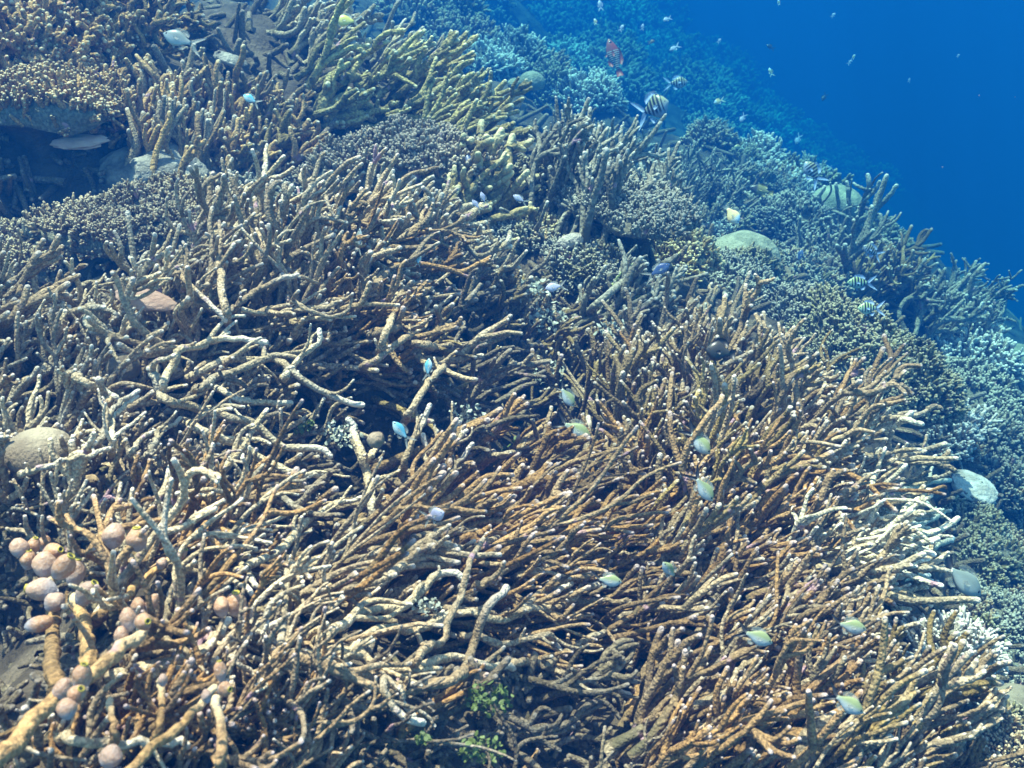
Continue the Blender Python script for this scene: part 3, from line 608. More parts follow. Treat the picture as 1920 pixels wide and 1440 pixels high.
# ================================================================== THICKETS
TH = thicket
th = [
 # bottom centre clump sweeping right
 dict(label='orange brown front coral clump sweeping right, with thick pale branches at its left', wob=.52, pull=.2, poly=[(520,1190),(640,1020),(800,960),(900,1040),(860,1230),(700,1260)], n_st=46, goal=(.8,.3,.35), L=(.06,.14), r=(.0028,.0040), mat='tan', alt='brown', altp=.4, key='front', spread=.35, lay=.4),
 dict(label='dense orange brown clump of parallel branches below the open green hollow', wob=.52, pull=.2, poly=[(700,1050),(800,900),(1000,880),(1100,960),(1060,1060),(880,1080)], n_st=80, goal=(.8,.42,.3), L=(.06,.14), r=(.0026,.0036), mat='brown', spread=.28, lay=.5),
 dict(label='orange brown branches with lilac tips, streaming right above the dark bottom hollow', wob=.52, pull=.2, poly=[(900,1060),(1080,970),(1230,1000),(1260,1150),(1200,1240),(960,1230),(880,1150)], n_st=85, goal=(.85,.28,.3), L=(.07,.14), r=(.0025,.0036), mat='brown', spread=.28, lay=.5),
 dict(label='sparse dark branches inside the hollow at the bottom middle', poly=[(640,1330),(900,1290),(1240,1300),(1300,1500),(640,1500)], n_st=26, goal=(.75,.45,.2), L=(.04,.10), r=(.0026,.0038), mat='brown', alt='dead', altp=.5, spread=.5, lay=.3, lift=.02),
 # bottom right fan
 dict(label='bottom right coral field of fine brown branches leaning to the upper right', wob=.52, pull=.2, poly=[(1240,1230),(1480,1150),(1580,1240),(1540,1480),(1240,1480)], n_st=100, goal=(.55,.6,.4), L=(.05,.10), r=(.0030,.0042), mat='brown', alt='tan', altp=.35, spread=.32, lay=.3),
 dict(label='brown branch field under the bleached branches, two small dusky fish over it', wob=.52, pull=.2, poly=[(1240,1050),(1460,1020),(1600,1130),(1580,1240),(1400,1260),(1230,1230)], n_st=95, goal=(.65,.5,.4), L=(.05,.10), r=(.0030,.0042), mat='brown', alt='tan', altp=.4, spread=.3, lay=.3),
 dict(label='pale tipped brown branches along the lower right edge of the coral field', wob=.52, pull=.2, poly=[(1530,1260),(1670,1270),(1790,1420),(1770,1500),(1510,1500)], n_st=85, goal=(.5,.62,.3), L=(.05,.10), r=(.0034,.0048), mat='olive', alt='tan', altp=.4, spread=.35),
 # centre right thicket
 dict(label='upright tan thicket with tall finger branches at the crest, right of the reef centre', poly=[(1170,690),(1270,650),(1370,670),(1420,730),(1350,790),(1210,760)], n_st=80, goal=(.25,.85,.3), L=(.06,.12), r=(.0036,.0050), mat='tan', alt='olive', altp=.3, spread=.4, key='fan'),
 dict(label='olive brown thicket of upright white tipped branches behind the two lowest pale damselfish', poly=[(1090,730),(1220,720),(1400,780),(1400,960),(1200,980),(1090,880)], n_st=100, goal=(.2,.85,.4), L=(.06,.12), r=(.0032,.0044), mat='olive', alt='brown', altp=.3, spread=.42),
 dict(label='pinkish brown thicket around the black fish, leaning to the upper right', poly=[(1330,720),(1430,720),(1530,800),(1530,870),(1410,850),(1320,800)], n_st=85, goal=(.6,.65,.25), L=(.06,.12), r=(.0036,.0050), mat='tan', alt='olive', altp=.35, spread=.38),
 dict(label='tan branch fan at the right end of the main thicket, next to the drop', poly=[(1400,860),(1530,840),(1620,890),(1600,960),(1500,990),(1400,960)], n_st=90, goal=(.75,.5,.2), L=(.06,.13), r=(.0036,.0050), mat='tan', alt='brown', altp=.3, spread=.36, lay=.2),
 dict(label='brown branches with lilac tips between the front clump and the right fan', wob=.52, pull=.2, poly=[(1180,960),(1400,930),(1540,960),(1520,1060),(1300,1080),(1180,1050)], n_st=95, goal=(.7,.5,.35), L=(.05,.11), r=(.0030,.0042), mat='brown', alt='olive', altp=.4, spread=.33, lay=.2),
 dict(label='bleached cream white branches spread sideways at the right edge of the thicket', poly=[(1510,970),(1620,940),(1680,1000),(1660,1130),(1540,1150)], n_st=85, goal=(.88,.3,.2), L=(.06,.13), r=(.0034,.0048), mat='white', alt='pale', altp=.3, spread=.32, lay=.4, key='bleached', group=None),
 # crest
 dict(label='crest coral with long curved tan branches rising against the dark gap', poly=[(380,600),(420,470),(560,420),(640,460),(620,600),(480,640)], n_st=70, goal=(.35,.75,.4), L=(.07,.15), r=(.0030,.0042), mat='tan', alt='pale', altp=.4, key='crest', spread=.6, wob=.75),
 dict(label='tangled tan crest thicket below the purple brown table coral', poly=[(600,490),(760,460),(870,510),(890,580),(700,610),(600,570)], n_st=90, goal=(.55,.65,.4), L=(.06,.13), r=(.0030,.0042), mat='tan', alt='pale', altp=.4, spread=.55, wob=.7),
 dict(label='orange tinged thicket sloping down to the central dark hole', poly=[(600,580),(820,560),(860,640),(760,720),(620,700)], n_st=80, goal=(.75,.42,.4), L=(.06,.13), r=(.0030,.0042), mat='brown', alt='tan', altp=.5, spread=.45, wob=.6, lay=.3),
 dict(label='dull brown thicket with grey leafy weed, just above the middle of the reef', poly=[(860,550),(980,580),(1170,680),(1120,750),(980,710),(840,660)], n_st=100, goal=(.5,.7,.4), L=(.05,.11), r=(.0032,.0044), mat='olive', alt='dead', altp=.35, spread=.6, wob=.6),
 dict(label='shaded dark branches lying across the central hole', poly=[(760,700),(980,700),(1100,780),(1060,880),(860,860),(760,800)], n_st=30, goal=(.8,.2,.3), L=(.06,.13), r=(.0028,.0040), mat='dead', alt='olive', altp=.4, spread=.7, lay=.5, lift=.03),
 # left side
 dict(label='big pale tangle of long bare looping branches on the left', poly=[(280,640),(420,600),(620,640),(660,780),(480,800),(320,760)], n_st=75, goal=(.6,.4,.5), L=(.07,.16), r=(.0032,.0046), mat='pale', alt='tan', altp=.5, key='tangle', spread=.8, wob=.8, lay=.4),
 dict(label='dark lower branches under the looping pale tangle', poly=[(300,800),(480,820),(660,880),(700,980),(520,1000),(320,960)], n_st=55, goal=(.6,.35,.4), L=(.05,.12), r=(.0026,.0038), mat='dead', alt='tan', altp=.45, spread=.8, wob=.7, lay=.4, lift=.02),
 dict(label='sunlit cream staghorn thicket at the left edge, below the pink plate coral', poly=[(-80,560),(140,570),(260,620),(300,720),(100,780),(-80,760)], n_st=90, goal=(.3,.75,.4), L=(.05,.10), r=(.0030,.0042), mat='pale', alt='tan', altp=.45, spread=.75, wob=.5),
 dict(label='brown and cream rubbly thicket in front of the buried dome coral', poly=[(-80,780),(120,800),(280,800),(300,930),(160,1000),(-80,960)], n_st=80, goal=(.4,.6,.5), L=(.04,.08), r=(.0026,.0036), mat='tan', alt='pale', altp=.35, spread=.8, wob=.5),
 dict(label='bare lower left branches that carry the clusters of sea squirts', poly=[(260,1020),(470,980),(600,1080),(560,1200),(420,1220),(280,1140)], n_st=60, goal=(.6,.5,.45), L=(.05,.11), r=(.0026,.0036), mat='pale', alt='brown', altp=.45, key='frontleft', spread=.75, wob=.6, lay=.3),
 dict(label='knotted brown branches in the bottom left corner', poly=[(160,1330),(420,1260),(640,1320),(660,1500),(120,1500)], n_st=85, goal=(.45,.6,.45), L=(.035,.08), r=(.0022,.0034), mat='tan', alt='brown', altp=.5, spread=.8, wob=.6),
 dict(label='thin brown twigs in the pit below the left branches', poly=[(180,960),(420,940),(560,1010),(440,1050),(240,1060)], n_st=40, goal=(.5,.55,.4), L=(.035,.08), r=(.0020,.0030), mat='tan', alt='dead', altp=.4, spread=.8, lift=.02),
 # upper left
 dict(label='upright finger coral in the upper left, its tall rust coloured fingers packed side by side', poly=[(255,270),(290,160),(420,170),(470,260),(400,310),(290,310)], n_st=85, goal=(.12,.95,.2), L=(.06,.09), r=(.0045,.0060), mat='rust', alt='tan', altp=.3, spread=.25, forks=1.6, wob=.35),
 dict(label='brown finger coral spreading right from the tall rust coloured fingers', poly=[(440,280),(480,190),(590,230),(610,300),(540,330),(450,330)], n_st=70, goal=(.6,.7,.25), L=(.05,.08), r=(.0042,.0056), mat='rust', alt='olive', altp=.5, spread=.35, forks=1.6),
 dict(label='rust orange coral bank in the top left corner, knobbly and short branched', poly=[(-80,20),(120,20),(200,100),(160,190),(-80,190)], n_st=100, goal=(.45,.65,.4), L=(.035,.055), r=(.0050,.0068), mat='rust', spread=.7, forks=2.6),
 dict(label='rust orange coral bank to the left of the tall upright fingers', poly=[(60,60),(240,110),(270,240),(150,260),(40,200)], n_st=95, goal=(.4,.7,.4), L=(.035,.055), r=(.0044,.0060), mat='rust', spread=.7, forks=2.6),
 dict(label='brown coral bank along the top edge, left of the dark gap', poly=[(100,-40),(340,-40),(370,40),(320,110),(200,100)], n_st=100, goal=(.5,.65,.3), L=(.04,.065), r=(.0048,.0064), mat='rust', alt='olive', altp=.4, spread=.65, forks=2.4),
 # middle distance
 dict(label='blue grey bush of long thin branches fanning up in the middle distance', poly=[(1010,390),(1040,290),(1170,260),(1290,310),(1320,390),(1160,420)], n_st=150, goal=(.2,.9,.2), L=(.08,.135), r=(.0044,.0062), mat='grey', spread=.55, forks=3.2, wob=.45, group=None, cat='thicket coral'),
 dict(label='yellow staghorn with stout branches reaching right over the purple brown table', poly=[(800,220),(850,190),(940,250),(960,290),(880,290)], n_st=34, goal=(.85,.5,.2), L=(.07,.12), r=(.0052,.0072), mat='yellow', spread=.45, forks=2.0, wob=.35, group='yellow staghorn corals', cat='staghorn coral', name='staghorn_coral'),
 dict(label='yellow staghorn behind, with one long branch bent low like a bow', key='bow', poly=[(640,150),(760,150),(850,190),(820,220),(680,190)], n_st=22, goal=(.8,.5,.2), L=(.08,.15), r=(.0052,.0072), mat='yellow', spread=.5, forks=1.8, wob=.5, group='yellow staghorn corals', cat='staghorn coral', name='staghorn_coral', lay=.3),
 dict(label='pale staghorn tiers jutting out over the dark upper gap', poly=[(530,80),(560,30),(640,60),(680,120),(620,130)], n_st=40, goal=(.75,.45,.3), L=(.05,.09), r=(.0055,.0078), mat='pale', spread=.5, forks=1.9, wob=.4, cat='staghorn coral', group='pale staghorn corals', name='staghorn_coral'),
 dict(label='small pale staghorn with one upright white spike, above the yellow staghorn', key='spike', poly=[(700,120),(740,90),(790,110),(780,140)], n_st=20, goal=(.6,.75,.2), L=(.07,.11), r=(.0060,.0085), mat='pale', spread=.5, forks=1.8, cat='staghorn coral', group='pale staghorn corals', name='staghorn_coral'),
 dict(label='short yellow staghorn stubs beside the dark gap, left of the bow shaped branch', poly=[(610,220),(640,190),(690,190),(690,230)], n_st=14, goal=(.7,.55,.2), L=(.05,.08), r=(.0080,.0105), mat='yellow', spread=.5, forks=1.4, group='yellow staghorn corals', cat='staghorn coral', name='staghorn_coral'),
 dict(label='tan staghorn under the table edge, small white fish between its branches', poly=[(860,400),(890,340),(960,340),(980,400),(930,420)], n_st=26, goal=(.4,.75,.2), L=(.05,.10), r=(.0060,.0085), mat='gold', spread=.7, forks=1.8, cat='staghorn coral', group=None, name='staghorn_coral'),
 dict(label='grey green thicket behind the main thicket, one branch leaning far to the right', key='lean', poly=[(1100,580),(1150,520),(1240,530),(1270,580),(1200,610)], n_st=40, goal=(.45,.75,.2), L=(.06,.11), r=(.0050,.0066), mat='grey', spread=.6, forks=2.2, cat='thicket coral', group='grey thickets of the middle distance'),
 dict(label='tall dark staghorn standing against the blue water', key='antler', poly=[(1560,470),(1590,440),(1640,450),(1640,480),(1580,490)], n_st=7, goal=(.35,.9,.1), L=(.15,.22), r=(.0095,.0135), mat='grey', spread=.5, forks=2.6, cat='staghorn coral', group=None, name='staghorn_coral', wob=.4),
 dict(label='grey spreading staghorn in front of the tall dark staghorn', poly=[(1490,480),(1560,465),(1640,480),(1620,510),(1520,515)], n_st=24, goal=(.3,.75,.3), L=(.06,.10), r=(.0060,.0085), mat='grey', spread=.8, forks=2.2, cat='staghorn coral', group=None, name='staghorn_coral'),
 dict(label='spiky thicket with stiff tan tips, just left of the last thicket on the drop', poly=[(1610,540),(1650,505),(1710,510),(1700,555),(1640,565)], n_st=60, goal=(.55,.65,.2), L=(.07,.11), r=(.0060,.0085), mat='olive', spread=.5, forks=2.2, cat='thicket coral', group='spiky thickets above the drop'),
 dict(label='last spiky thicket on the drop, dark against the deep blue', poly=[(1720,620),(1740,560),(1820,545),(1860,610),(1800,640)], n_st=60, goal=(.55,.7,.1), L=(.08,.115), r=(.0070,.0095), mat='grey', spread=.5, forks=2.4, cat='thicket coral', group='spiky thickets above the drop'),
 dict(label='dusky thicket on the far right of the blue grey bush, beside the pale orange fish', poly=[(1300,380),(1320,310),(1380,340),(1380,400)], n_st=50, goal=(.4,.8,.2), L=(.06,.095), r=(.0055,.0075), mat='grey', spread=.5, forks=2.4, cat='thicket coral', group='grey thickets of the middle distance'),
]
for k_ in th: TH(**k_)

# ================================================================== BUSHES, TABLES, DOMES
B = bush
B('purple brown table coral of packed knobbly tips, a deep shadow under its front', 775, 290, 310, 'purple', hz=.35, depth=.75, tw=1.35, rise=.28, up=.62, table=True, cat='table coral', group='table corals', name='table_coral')
B('grey brown table coral with a black hollow below, in front of the blue grey bush', 1180, 385, 300, 'ashen', hz=.18, depth=.6, n_b=1100, bl=.05, br=.0080, rise=.55, up=.75, table=True, cat='table coral', group='table corals', name='table_coral', lean=(-.12, 0))
B('brown bushy mat on the left, wide and low, right of the dark cave', 290, 400, 330, 'bush', hz=.34, depth=.8, n_b=1900, bl=.030, br=.0040, rise=.15, up=.5, table=True)
B('rust orange coral bank over the left cave, its table shape added to shade it', 80, 195, 300, 'rust', hz=.28, depth=.7, tw=1.4, bl=.045, br=.0062, rise=.5, up=.5, table=True, cat='table coral', group='table corals', name='table_coral')  # knobbly bank built as a raised table so its shadow darkens the cave
B('dark brown bushy mat at the left edge, half hidden in shade', 70, 465, 290, 'bush', hz=.26, depth=.6, n_b=1100, bl=.032, br=.0044, rise=.25, up=.5, table=True)
B('golden bushy coral with upright tips, at the back of the main thicket', 1018, 425, 90, 'gold', hz=.8, n_b=420, bl=.042, br=.0058, rise=.1)
B('grey brown ledge coral left of the golden bush', 940, 435, 110, 'ashen', hz=.4, n_b=420, bl=.04, br=.0062, rise=.15, up=.6)
B('golden fringed bush in front of the half covered dome', 1275, 478, 130, 'gold', hz=.6, tw=1.3, rise=.1, up=.45)
B('small white bush left of the half covered dome', 1342, 436, 44, 'chalk', hz=.8, n_b=120, bl=.05, br=.0078, rise=.2)
B('dusky bush growing over the front of the smooth dome', 1398, 500, 100, 'green', hz=.8, n_b=300, bl=.05, br=.007, rise=.2, up=.4)
B('low grey mat in front of the half covered dome', 1350, 522, 210, 'ashen', hz=.28, n_b=800, bl=.045, br=.0075, rise=.05, up=.5)
B('flat brown table coral behind the striped fish, nearer of two', 1555, 508, 130, 'bush', hz=.13, depth=.7, n_b=700, bl=.03, br=.0072, rise=.5, up=.85, table=True, cat='table coral', group='table corals', name='table_coral')
B('flat brown table coral just behind and left of the nearer flat one', 1470, 498, 120, 'bush', hz=.13, depth=.7, n_b=650, bl=.03, br=.0072, rise=.4, up=.85, table=True, cat='table coral', group='table corals', name='table_coral')
B('big green brown bush of stiff short twigs, on the slope behind the main thicket', 1590, 650, 330, 'green', hz=.75, depth=.9, n_b=2600, bl=.055, br=.0062, rise=-.05, up=.35)
B('grey knobbly bush at the left foot of the big green brown bush', 1490, 575, 130, 'ashen', hz=.7, n_b=520, bl=.045, br=.0066, rise=.05)
B('white bushy coral on the right slope, shaped like a wide fan', 1795, 645, 175, 'cream', hz=.55, depth=.9, tw=1.35, rise=.12, up=.4)
B('pale bush with blunt tips above the white dome on the right', 1765, 800, 120, 'cream', hz=.7, tw=1.2, rise=.1)
B('grey bush below the wide white fan bush', 1800, 725, 190, 'ashen', hz=.5, n_b=800, bl=.055, br=.0082, rise=.02)
B('bleached chalk white bush at the lower right corner of the thicket', 1758, 1205, 150, 'chalk', hz=.75, depth=.9, tw=1.3, rise=.6, up=.3)
B('green brown bush behind the dusky grey fish on the right', 1815, 1035, 150, 'green', hz=.6, n_b=700, bl=.04, br=.005, rise=.1, up=.35)
B('dim green bush low on the right slope under the bleached branches', 1840, 1160, 190, 'ashen', hz=.5, n_b=800, bl=.04, br=.005, rise=0, up=.35)
B('grey bush in shade at the foot of the table with the black hollow', 1110, 505, 120, 'ashen', hz=.5, n_b=480, bl=.04, br=.006, rise=.05)
B('pale grey bush at the top edge of the left thickets, right of the brown mat', 480, 365, 130, 'ashen', hz=.6, n_b=600, bl=.026, br=.0038, rise=.05)
B('purple brown bush left of the purple brown table', 630, 330, 130, 'purple', hz=.55, n_b=520, bl=.04, br=.0056, rise=.05)
B('brown bush at the right foot of the purple brown table', 1000, 335, 110, 'green', hz=.8, n_b=420, bl=.05, br=.006, rise=.6)
B('brown grey bush on the crest behind the dome, left of the dark staghorn', 1470, 405, 150, 'ashen', hz=.5, n_b=700, bl=.055, br=.0085, rise=.08)
B('olive bush right of the tall dark staghorn', 1630, 445, 110, 'green', hz=.6, n_b=450, bl=.06, br=.008, rise=.1)
MS = massive
MS('smooth dome coral with a bush growing over its front', 1392, 470, 130, 'brain', hz=.8, rise=.35, amp=.05, group='dome corals')
MS('round brown dome at the right edge, near the bottom corner', 1893, 1315, 96, 'domebrown', hz=.9, rise=.8, amp=.05, group='dome corals')
MS('turquoise looking dome behind the tall dark staghorn', 1568, 385, 92, 'brain', hz=.75, dist=3.15, amp=.05, group='dome corals')
MS('pale round dome far back beneath the reef wall', 997, 150, 48, 'brain', hz=.8, rise=1.7, amp=.06, group='dome corals')
MS('tiny pale dome touching the pale round far dome', 965, 156, 26, 'brain', hz=.8, rise=2.6, amp=.06, group='dome corals')
MS('buried pale brown dome coral at the left edge', 70, 845, 110, 'domebrown', hz=.6, dist=.765, amp=.05, group='dome corals')
MS('small brown dome showing between the left thicket branches', 232, 690, 60, 'domebrown', hz=.8, dist=.885, amp=.05, group='dome corals')
MS('pale lumpy reef boulder below the tall rust coloured fingers', 300, 310, 190, 'rock', hz=.5, depth=.8, rise=.12, amp=.30, cat='boulder', name='reef_boulder')
MS('lower grey boulder right of the pale lumpy boulder', 440, 290, 130, 'rock', hz=.6, depth=.8, rise=.05, amp=.34, cat='boulder', name='reef_boulder')
MS('yellow green dome at the far right edge behind the white fan bush', 1905, 665, 70, 'brain', hz=.7, rise=.2, amp=.08, group='dome corals')

# ------------------------------------------------------------------ flat plates, mushroom coral, sponge
def plate(label, px, py, wpx, mat, hz=.10, depth=.5, fwd=.05, tilt=(0, 0), cat='plate coral', name='plate_coral', group=None, amp=.18):
    d = ground(px, py)[1][0] - fwd
    return massive(label, px, py, wpx, mat, hz=hz, depth=depth, amp=amp, cat=cat, name=name, dist=d, tilt=tilt, low=-.999, group=group)
plate('white bleached plate jutting over the dark cave at the left', 152, 266, 92, 'plate', .12, .4, .10, (.05, .3), amp=.5)
plate('pinkish rounded plate coral standing out from the rubble, right of the left thicket', 272, 562, 104, 'plate', .18, .35, .12, (-.22, .5))
plate('white mushroom coral disc lying on the right slope', 1826, 914, 84, 'platewhite', .24, .75, .10, (-.22, .30), 'mushroom coral', 'mushroom_coral', None, .22)
plate('pale leaf shaped plate beside the right end of the rust coloured fingers', 432, 112, 56, 'rock', .3, .5, .06, (-.3, .3))
plate('grey curled plate at the foot of the table with the black hollow', 1070, 452, 50, 'rock', .5, .5, .05, (.2, .3))
def sponge(label, pts, rad, lift):
    V, Fs, At = join(hero_block((rad, pts, lift))); o = mesh_obj('finger_sponge', V, Fs, M['sponge'], None, V.mean(0), At)
    tag(o, label, 'sponge')
sponge('lime green finger sponge lying among the grey thicket branches', [(1150, 533), (1168, 543), (1185, 560), (1205, 572)], 5, .07)

# ------------------------------------------------------------------ sea squirts
def squirt_mats():
    m, nt = new_mat('sea_squirt_tunic'); at = N(nt, 'ShaderNodeAttribute', attribute_name='data'); sp = N(nt, 'ShaderNodeSeparateColor'); nt.links.new(at.outputs['Color'], sp.inputs[0])
    c = mixc(nt, ramp(nt, sp.outputs[0], .1, .6), (.32, .30, .31), mixc(nt, sp.outputs[1], (.38, .19, .075), (.36, .235, .16)))
    c = mixc(nt, ramp(nt, noise(nt, 700, 2), .45, .7), c, mixc(nt, .2, c, (.7, .62, .56)))
    b = finish(nt, c, noise(nt, 330, 4), .0016, .8, .5, .35); b.inputs['Subsurface Weight'].default_value = .15; b.inputs['Subsurface Radius'].default_value = (.006, .003, .002); b.inputs['Subsurface Scale'].default_value = 1
    M['tunic'] = m
    m, nt = new_mat('sea_squirt_siphon'); finish(nt, (.36, .29, .03), noise(nt, 600, 2), .0006, .5, .5, .4); M['siphon'] = m
    m, nt = new_mat('sea_squirt_opening_shade'); finish(nt, (.03, .035, .015), None, rough=.6); M['hole'] = m
squirt_mats()
def squirt(label, px, py, w, l, ang, yaw=0, off=.13, siph=True, warm=.3):
    dist = ground(px, py, True)[1][0] - off
    k = dist / FPX; a = math.radians(ang); y = math.radians(yaw)
    ax = nrm((math.cos(a) * RT + math.sin(a) * UP) * math.cos(y) - FW * math.sin(y))
    c = ray(np.array([px]), np.array([py]))[0] * dist
    e1 = nrm(np.cross(ax, FW + .01)); e2 = np.cross(ax, e1)
    nt_, nk = 16, 20; t = np.linspace(0, 1, nt_); lh = l * k * .47; wr = w * k * .46
    pr = np.where(t < .55, np.sin(t / .55 * np.pi / 2) ** .62, np.cos((t - .55) / .45 * np.pi / 2 * .86) ** .72)
    an = np.linspace(0, 2 * np.pi, nk, endpoint=False)
    q = c + ax * ((t * 2 - 1) * lh)[:, None]
    rr = (wr * np.maximum(pr, .04))[:, None] * (1 + .03 * np.sin(an * 3 + px)[None] + .05 * np.sin(an * 2 + py + t[:, None] * 5) + .05 * np.sin(an + px * 3 - t[:, None] * 7) + .018 * R.standard_normal((nt_, nk)))
    V = (q[:, None] + e1 * (np.cos(an)[None] * rr)[..., None] + e2 * (np.sin(an)[None] * rr)[..., None]).reshape(-1, 3)
    i = np.arange(nt_ - 1)[:, None]; kk = np.arange(nk)[None]
    F4 = np.stack([i * nk + kk, i * nk + (kk + 1) % nk, (i + 1) * nk + (kk + 1) % nk, (i + 1) * nk + kk], -1).reshape(-1, 4)
    b0 = c - ax * lh
    root = empty('sea_squirt', b0, label, 'sea squirt', 'sea squirts on the lower left branches')
    att = np.repeat(np.stack([t, np.full(nt_, warm), np.full(nt_, .5)], -1), nk, 0)
    mesh_obj('body', V, [F4, np.arange(nk)[None], (np.arange(nk) + (nt_ - 1) * nk)[None]], M['tunic'], root, b0, att)
    if siph:
        r0 = wr * pr[-1] * 1.02; prof = [(-.10, .98), (.0, 1.12), (.10, 1.10), (.13, .92), (.08, .72), (-.05, .66)]; m_ = len(prof)
        S = np.concatenate([c + ax * (lh + z * wr) + e1 * (np.cos(an) * r0 * r)[:, None] + e2 * (np.sin(an) * r0 * r)[:, None] for z, r in prof])
        i = np.arange(m_ - 1)[:, None]; sf = np.stack([i * nk + kk, i * nk + (kk + 1) % nk, (i + 1) * nk + (kk + 1) % nk, (i + 1) * nk + kk], -1).reshape(-1, 4)
        so_ = mesh_obj('siphon', S, sf, M['siphon'], root, b0)
        mesh_obj('opening_shade_disc', c + ax * (lh + .01 * wr) + e1 * (np.cos(an) * r0 * .74)[:, None] + e2 * (np.sin(an) * r0 * .74)[:, None], np.arange(nk)[None], M['hole'], so_, b0)  # flat dark disc, paints the shade inside the siphon
for a in [
 ('whiter one of the pair of sea squirts on top of the tall orange stalk', 213, 1006, 42, 48, 80, 0, .15, False, .9),
 ('peach sea squirt with yellow rim, right one of the pair on the tall orange stalk', 257, 1013, 41, 46, 88, 10, .16),
 ('rose sea squirt at the upper left end of the big cluster', 36, 1028, 32, 36, 100, 0, .14, False, .8),
 ('small yellowish sea squirt in the top row of the big cluster, second from left', 62, 1025, 25, 34, 70, 10),
 ('small round sea squirt at the top right of the upper row in the big cluster', 83, 1019, 23, 28, 80, 0, .12, False),
 ('orange sea squirt on its side with wide open yellow mouth, in the big cluster', 98, 1036, 32, 44, 20, 25, .14),
 ('sea squirt with mustard top at the left of the big cluster, under the upper row', 52, 1051, 29, 36, 80, 10, .14),
 ('large rose sea squirt in the middle of the big cluster', 84, 1060, 42, 48, 95, 0, .15, False, .8),
 ('largest orange sea squirt of the big cluster, leaning right with its yellow tip up', 118, 1064, 40, 54, 52, 10, .165),
 ('grey sea squirt half hidden behind the largest orange one', 141, 1076, 36, 52, 80, 0, .14, True, .9),
 ('pale sea squirt lying with its yellow mouth to the left in the big cluster', 80, 1106, 42, 54, 172, 10, .16, True, .9),
 ('lilac sea squirt below the one lying with its mouth to the left', 102, 1130, 34, 40, 40, 0, .15, False, 1.0),
 ('grey egg shaped sea squirt standing apart on the right of the big cluster', 161, 1113, 38, 54, 48, 10, .15, True, 1.0),
 ('brownish sea squirt lying low under the big cluster', 72, 1170, 30, 52, 15, 0, .16, False, .2),
 ('small peach sea squirt at the top left of the middle cluster', 259, 1137, 26, 32, 95, 0, .13, False),
 ('slim peach sea squirt leaning right at the top of the middle cluster', 284, 1132, 22, 38, 65, 0, .13, False),
 ('tall rose sea squirt in the middle of the middle cluster', 241, 1162, 31, 44, 100, 0, .14, False, .6),
 ('sea squirt of the middle cluster showing its dark mouth to the front', 268, 1167, 32, 36, 20, 40, .155),
 ('lowest rose sea squirt of the middle cluster, on the branch', 228, 1194, 27, 38, 95, 0, .14, False, .7),
 ('orange sea squirt with yellow tip on the thin branch right of the tall stalk', 334, 1040, 26, 38, 38, 10, .12),
 ('small lilac sea squirt at the fork of that thin branch', 303, 1057, 20, 24, 60, 0, .11, False, 1.),
 ('large peach sea squirt with a yellow crown, alone in the bare branches to the right', 442, 1134, 40, 50, 85, 15, .12),
 ('rose sea squirt leaning behind the one with the yellow crown', 416, 1139, 30, 40, 95, 0, .105, False, .5),
 ('pale bud like sea squirt at the right foot of the one with the yellow crown', 463, 1151, 24, 28, 80, 0, .11, False, 1.),
 ('big orange sea squirt with mustard top, on the thick lower left branch', 153, 1270, 36, 50, 75, 10, .16),
 ('mustard sea squirt with an open dark mouth on the thick lower left branch', 144, 1302, 33, 40, 48, 30, .18),
 ('rose sea squirt hanging under the thick lower left branch', 126, 1330, 34, 38, 100, 0, .17, False, .6),
 ('sea squirt melting into the upper side of the thick lower left branch', 116, 1294, 32, 44, 60, 0, .15, False, .7),
 ('narrow orange sea squirt on top of the brown post at the bottom', 413, 1259, 25, 38, 95, 5, .13),
 ('small rose sea squirt with a round dark mouth on the brown post', 421, 1292, 28, 30, 10, 35, .14),
 ('tiny lilac sea squirt at the end of the diagonal brown branch', 387, 1306, 19, 26, 100, 0, .14, False, 1.),
 ('tiny whitish sea squirt on the thin brown stalk', 305, 1276, 18, 24, 90, 0, .13, False, 1.),
 ('lilac white sea squirt near the bottom edge', 208, 1420, 40, 42, 80, 0, .10, False, 1.)]: squirt(*a)

# ------------------------------------------------------------------ leafy weed tufts
def tuft(label, px, py, w, mat, n_l=90, leaf=5.5, cat='seaweed', group=None, lift=.05, h=.7, name='seaweed_tuft'):
    g, d = ground(px, py); dist = d[0] - lift; c = ray(np.array([px]), np.array([py]))[0] * dist; k = dist / FPX
    u = R.standard_normal((n_l, 3)); u = nrm(u) * (R.random((n_l, 1)) ** .45)
    p = c + RT * (u[:, :1] * w * k * .5) + UP * (u[:, 1:2] * w * k * .5 * h) + FW * (u[:, 2:] * w * k * .3)
    nn = nrm(R.standard_normal((n_l, 3)) + np.array([0, -.3, .6])); a = nrm(np.cross(nn, R.standard_normal((n_l, 3)))); b = np.cross(nn, a)
    s_ = leaf * k * (.6 + .8 * R.random(n_l)); an = np.linspace(0, 2 * np.pi, 8, endpoint=False)
    ra = s_[:, None] * (.75 + .35 * R.random((n_l, 8)))
    V = p[:, None] + a[:, None] * (np.cos(an)[None] * ra * .65)[..., None] + b[:, None] * (np.sin(an)[None] * ra)[..., None] + nn[:, None] * ((np.sin(an) ** 2)[None] * ra * .35 * R.standard_normal((n_l, 1)))[..., None]
    ctr = p + nn * s_[:, None] * .12
    V = np.concatenate([V, ctr[:, None]], 1).reshape(-1, 3)
    j = np.arange(8); f = np.stack([j, (j + 1) % 8, np.full(8, 8)], -1)
    F3 = (f[None] + (np.arange(n_l) * 9)[:, None, None]).reshape(-1, 3)
    o = mesh_obj(name, V, F3, M[mat], None, c); tag(o, label, cat, group)
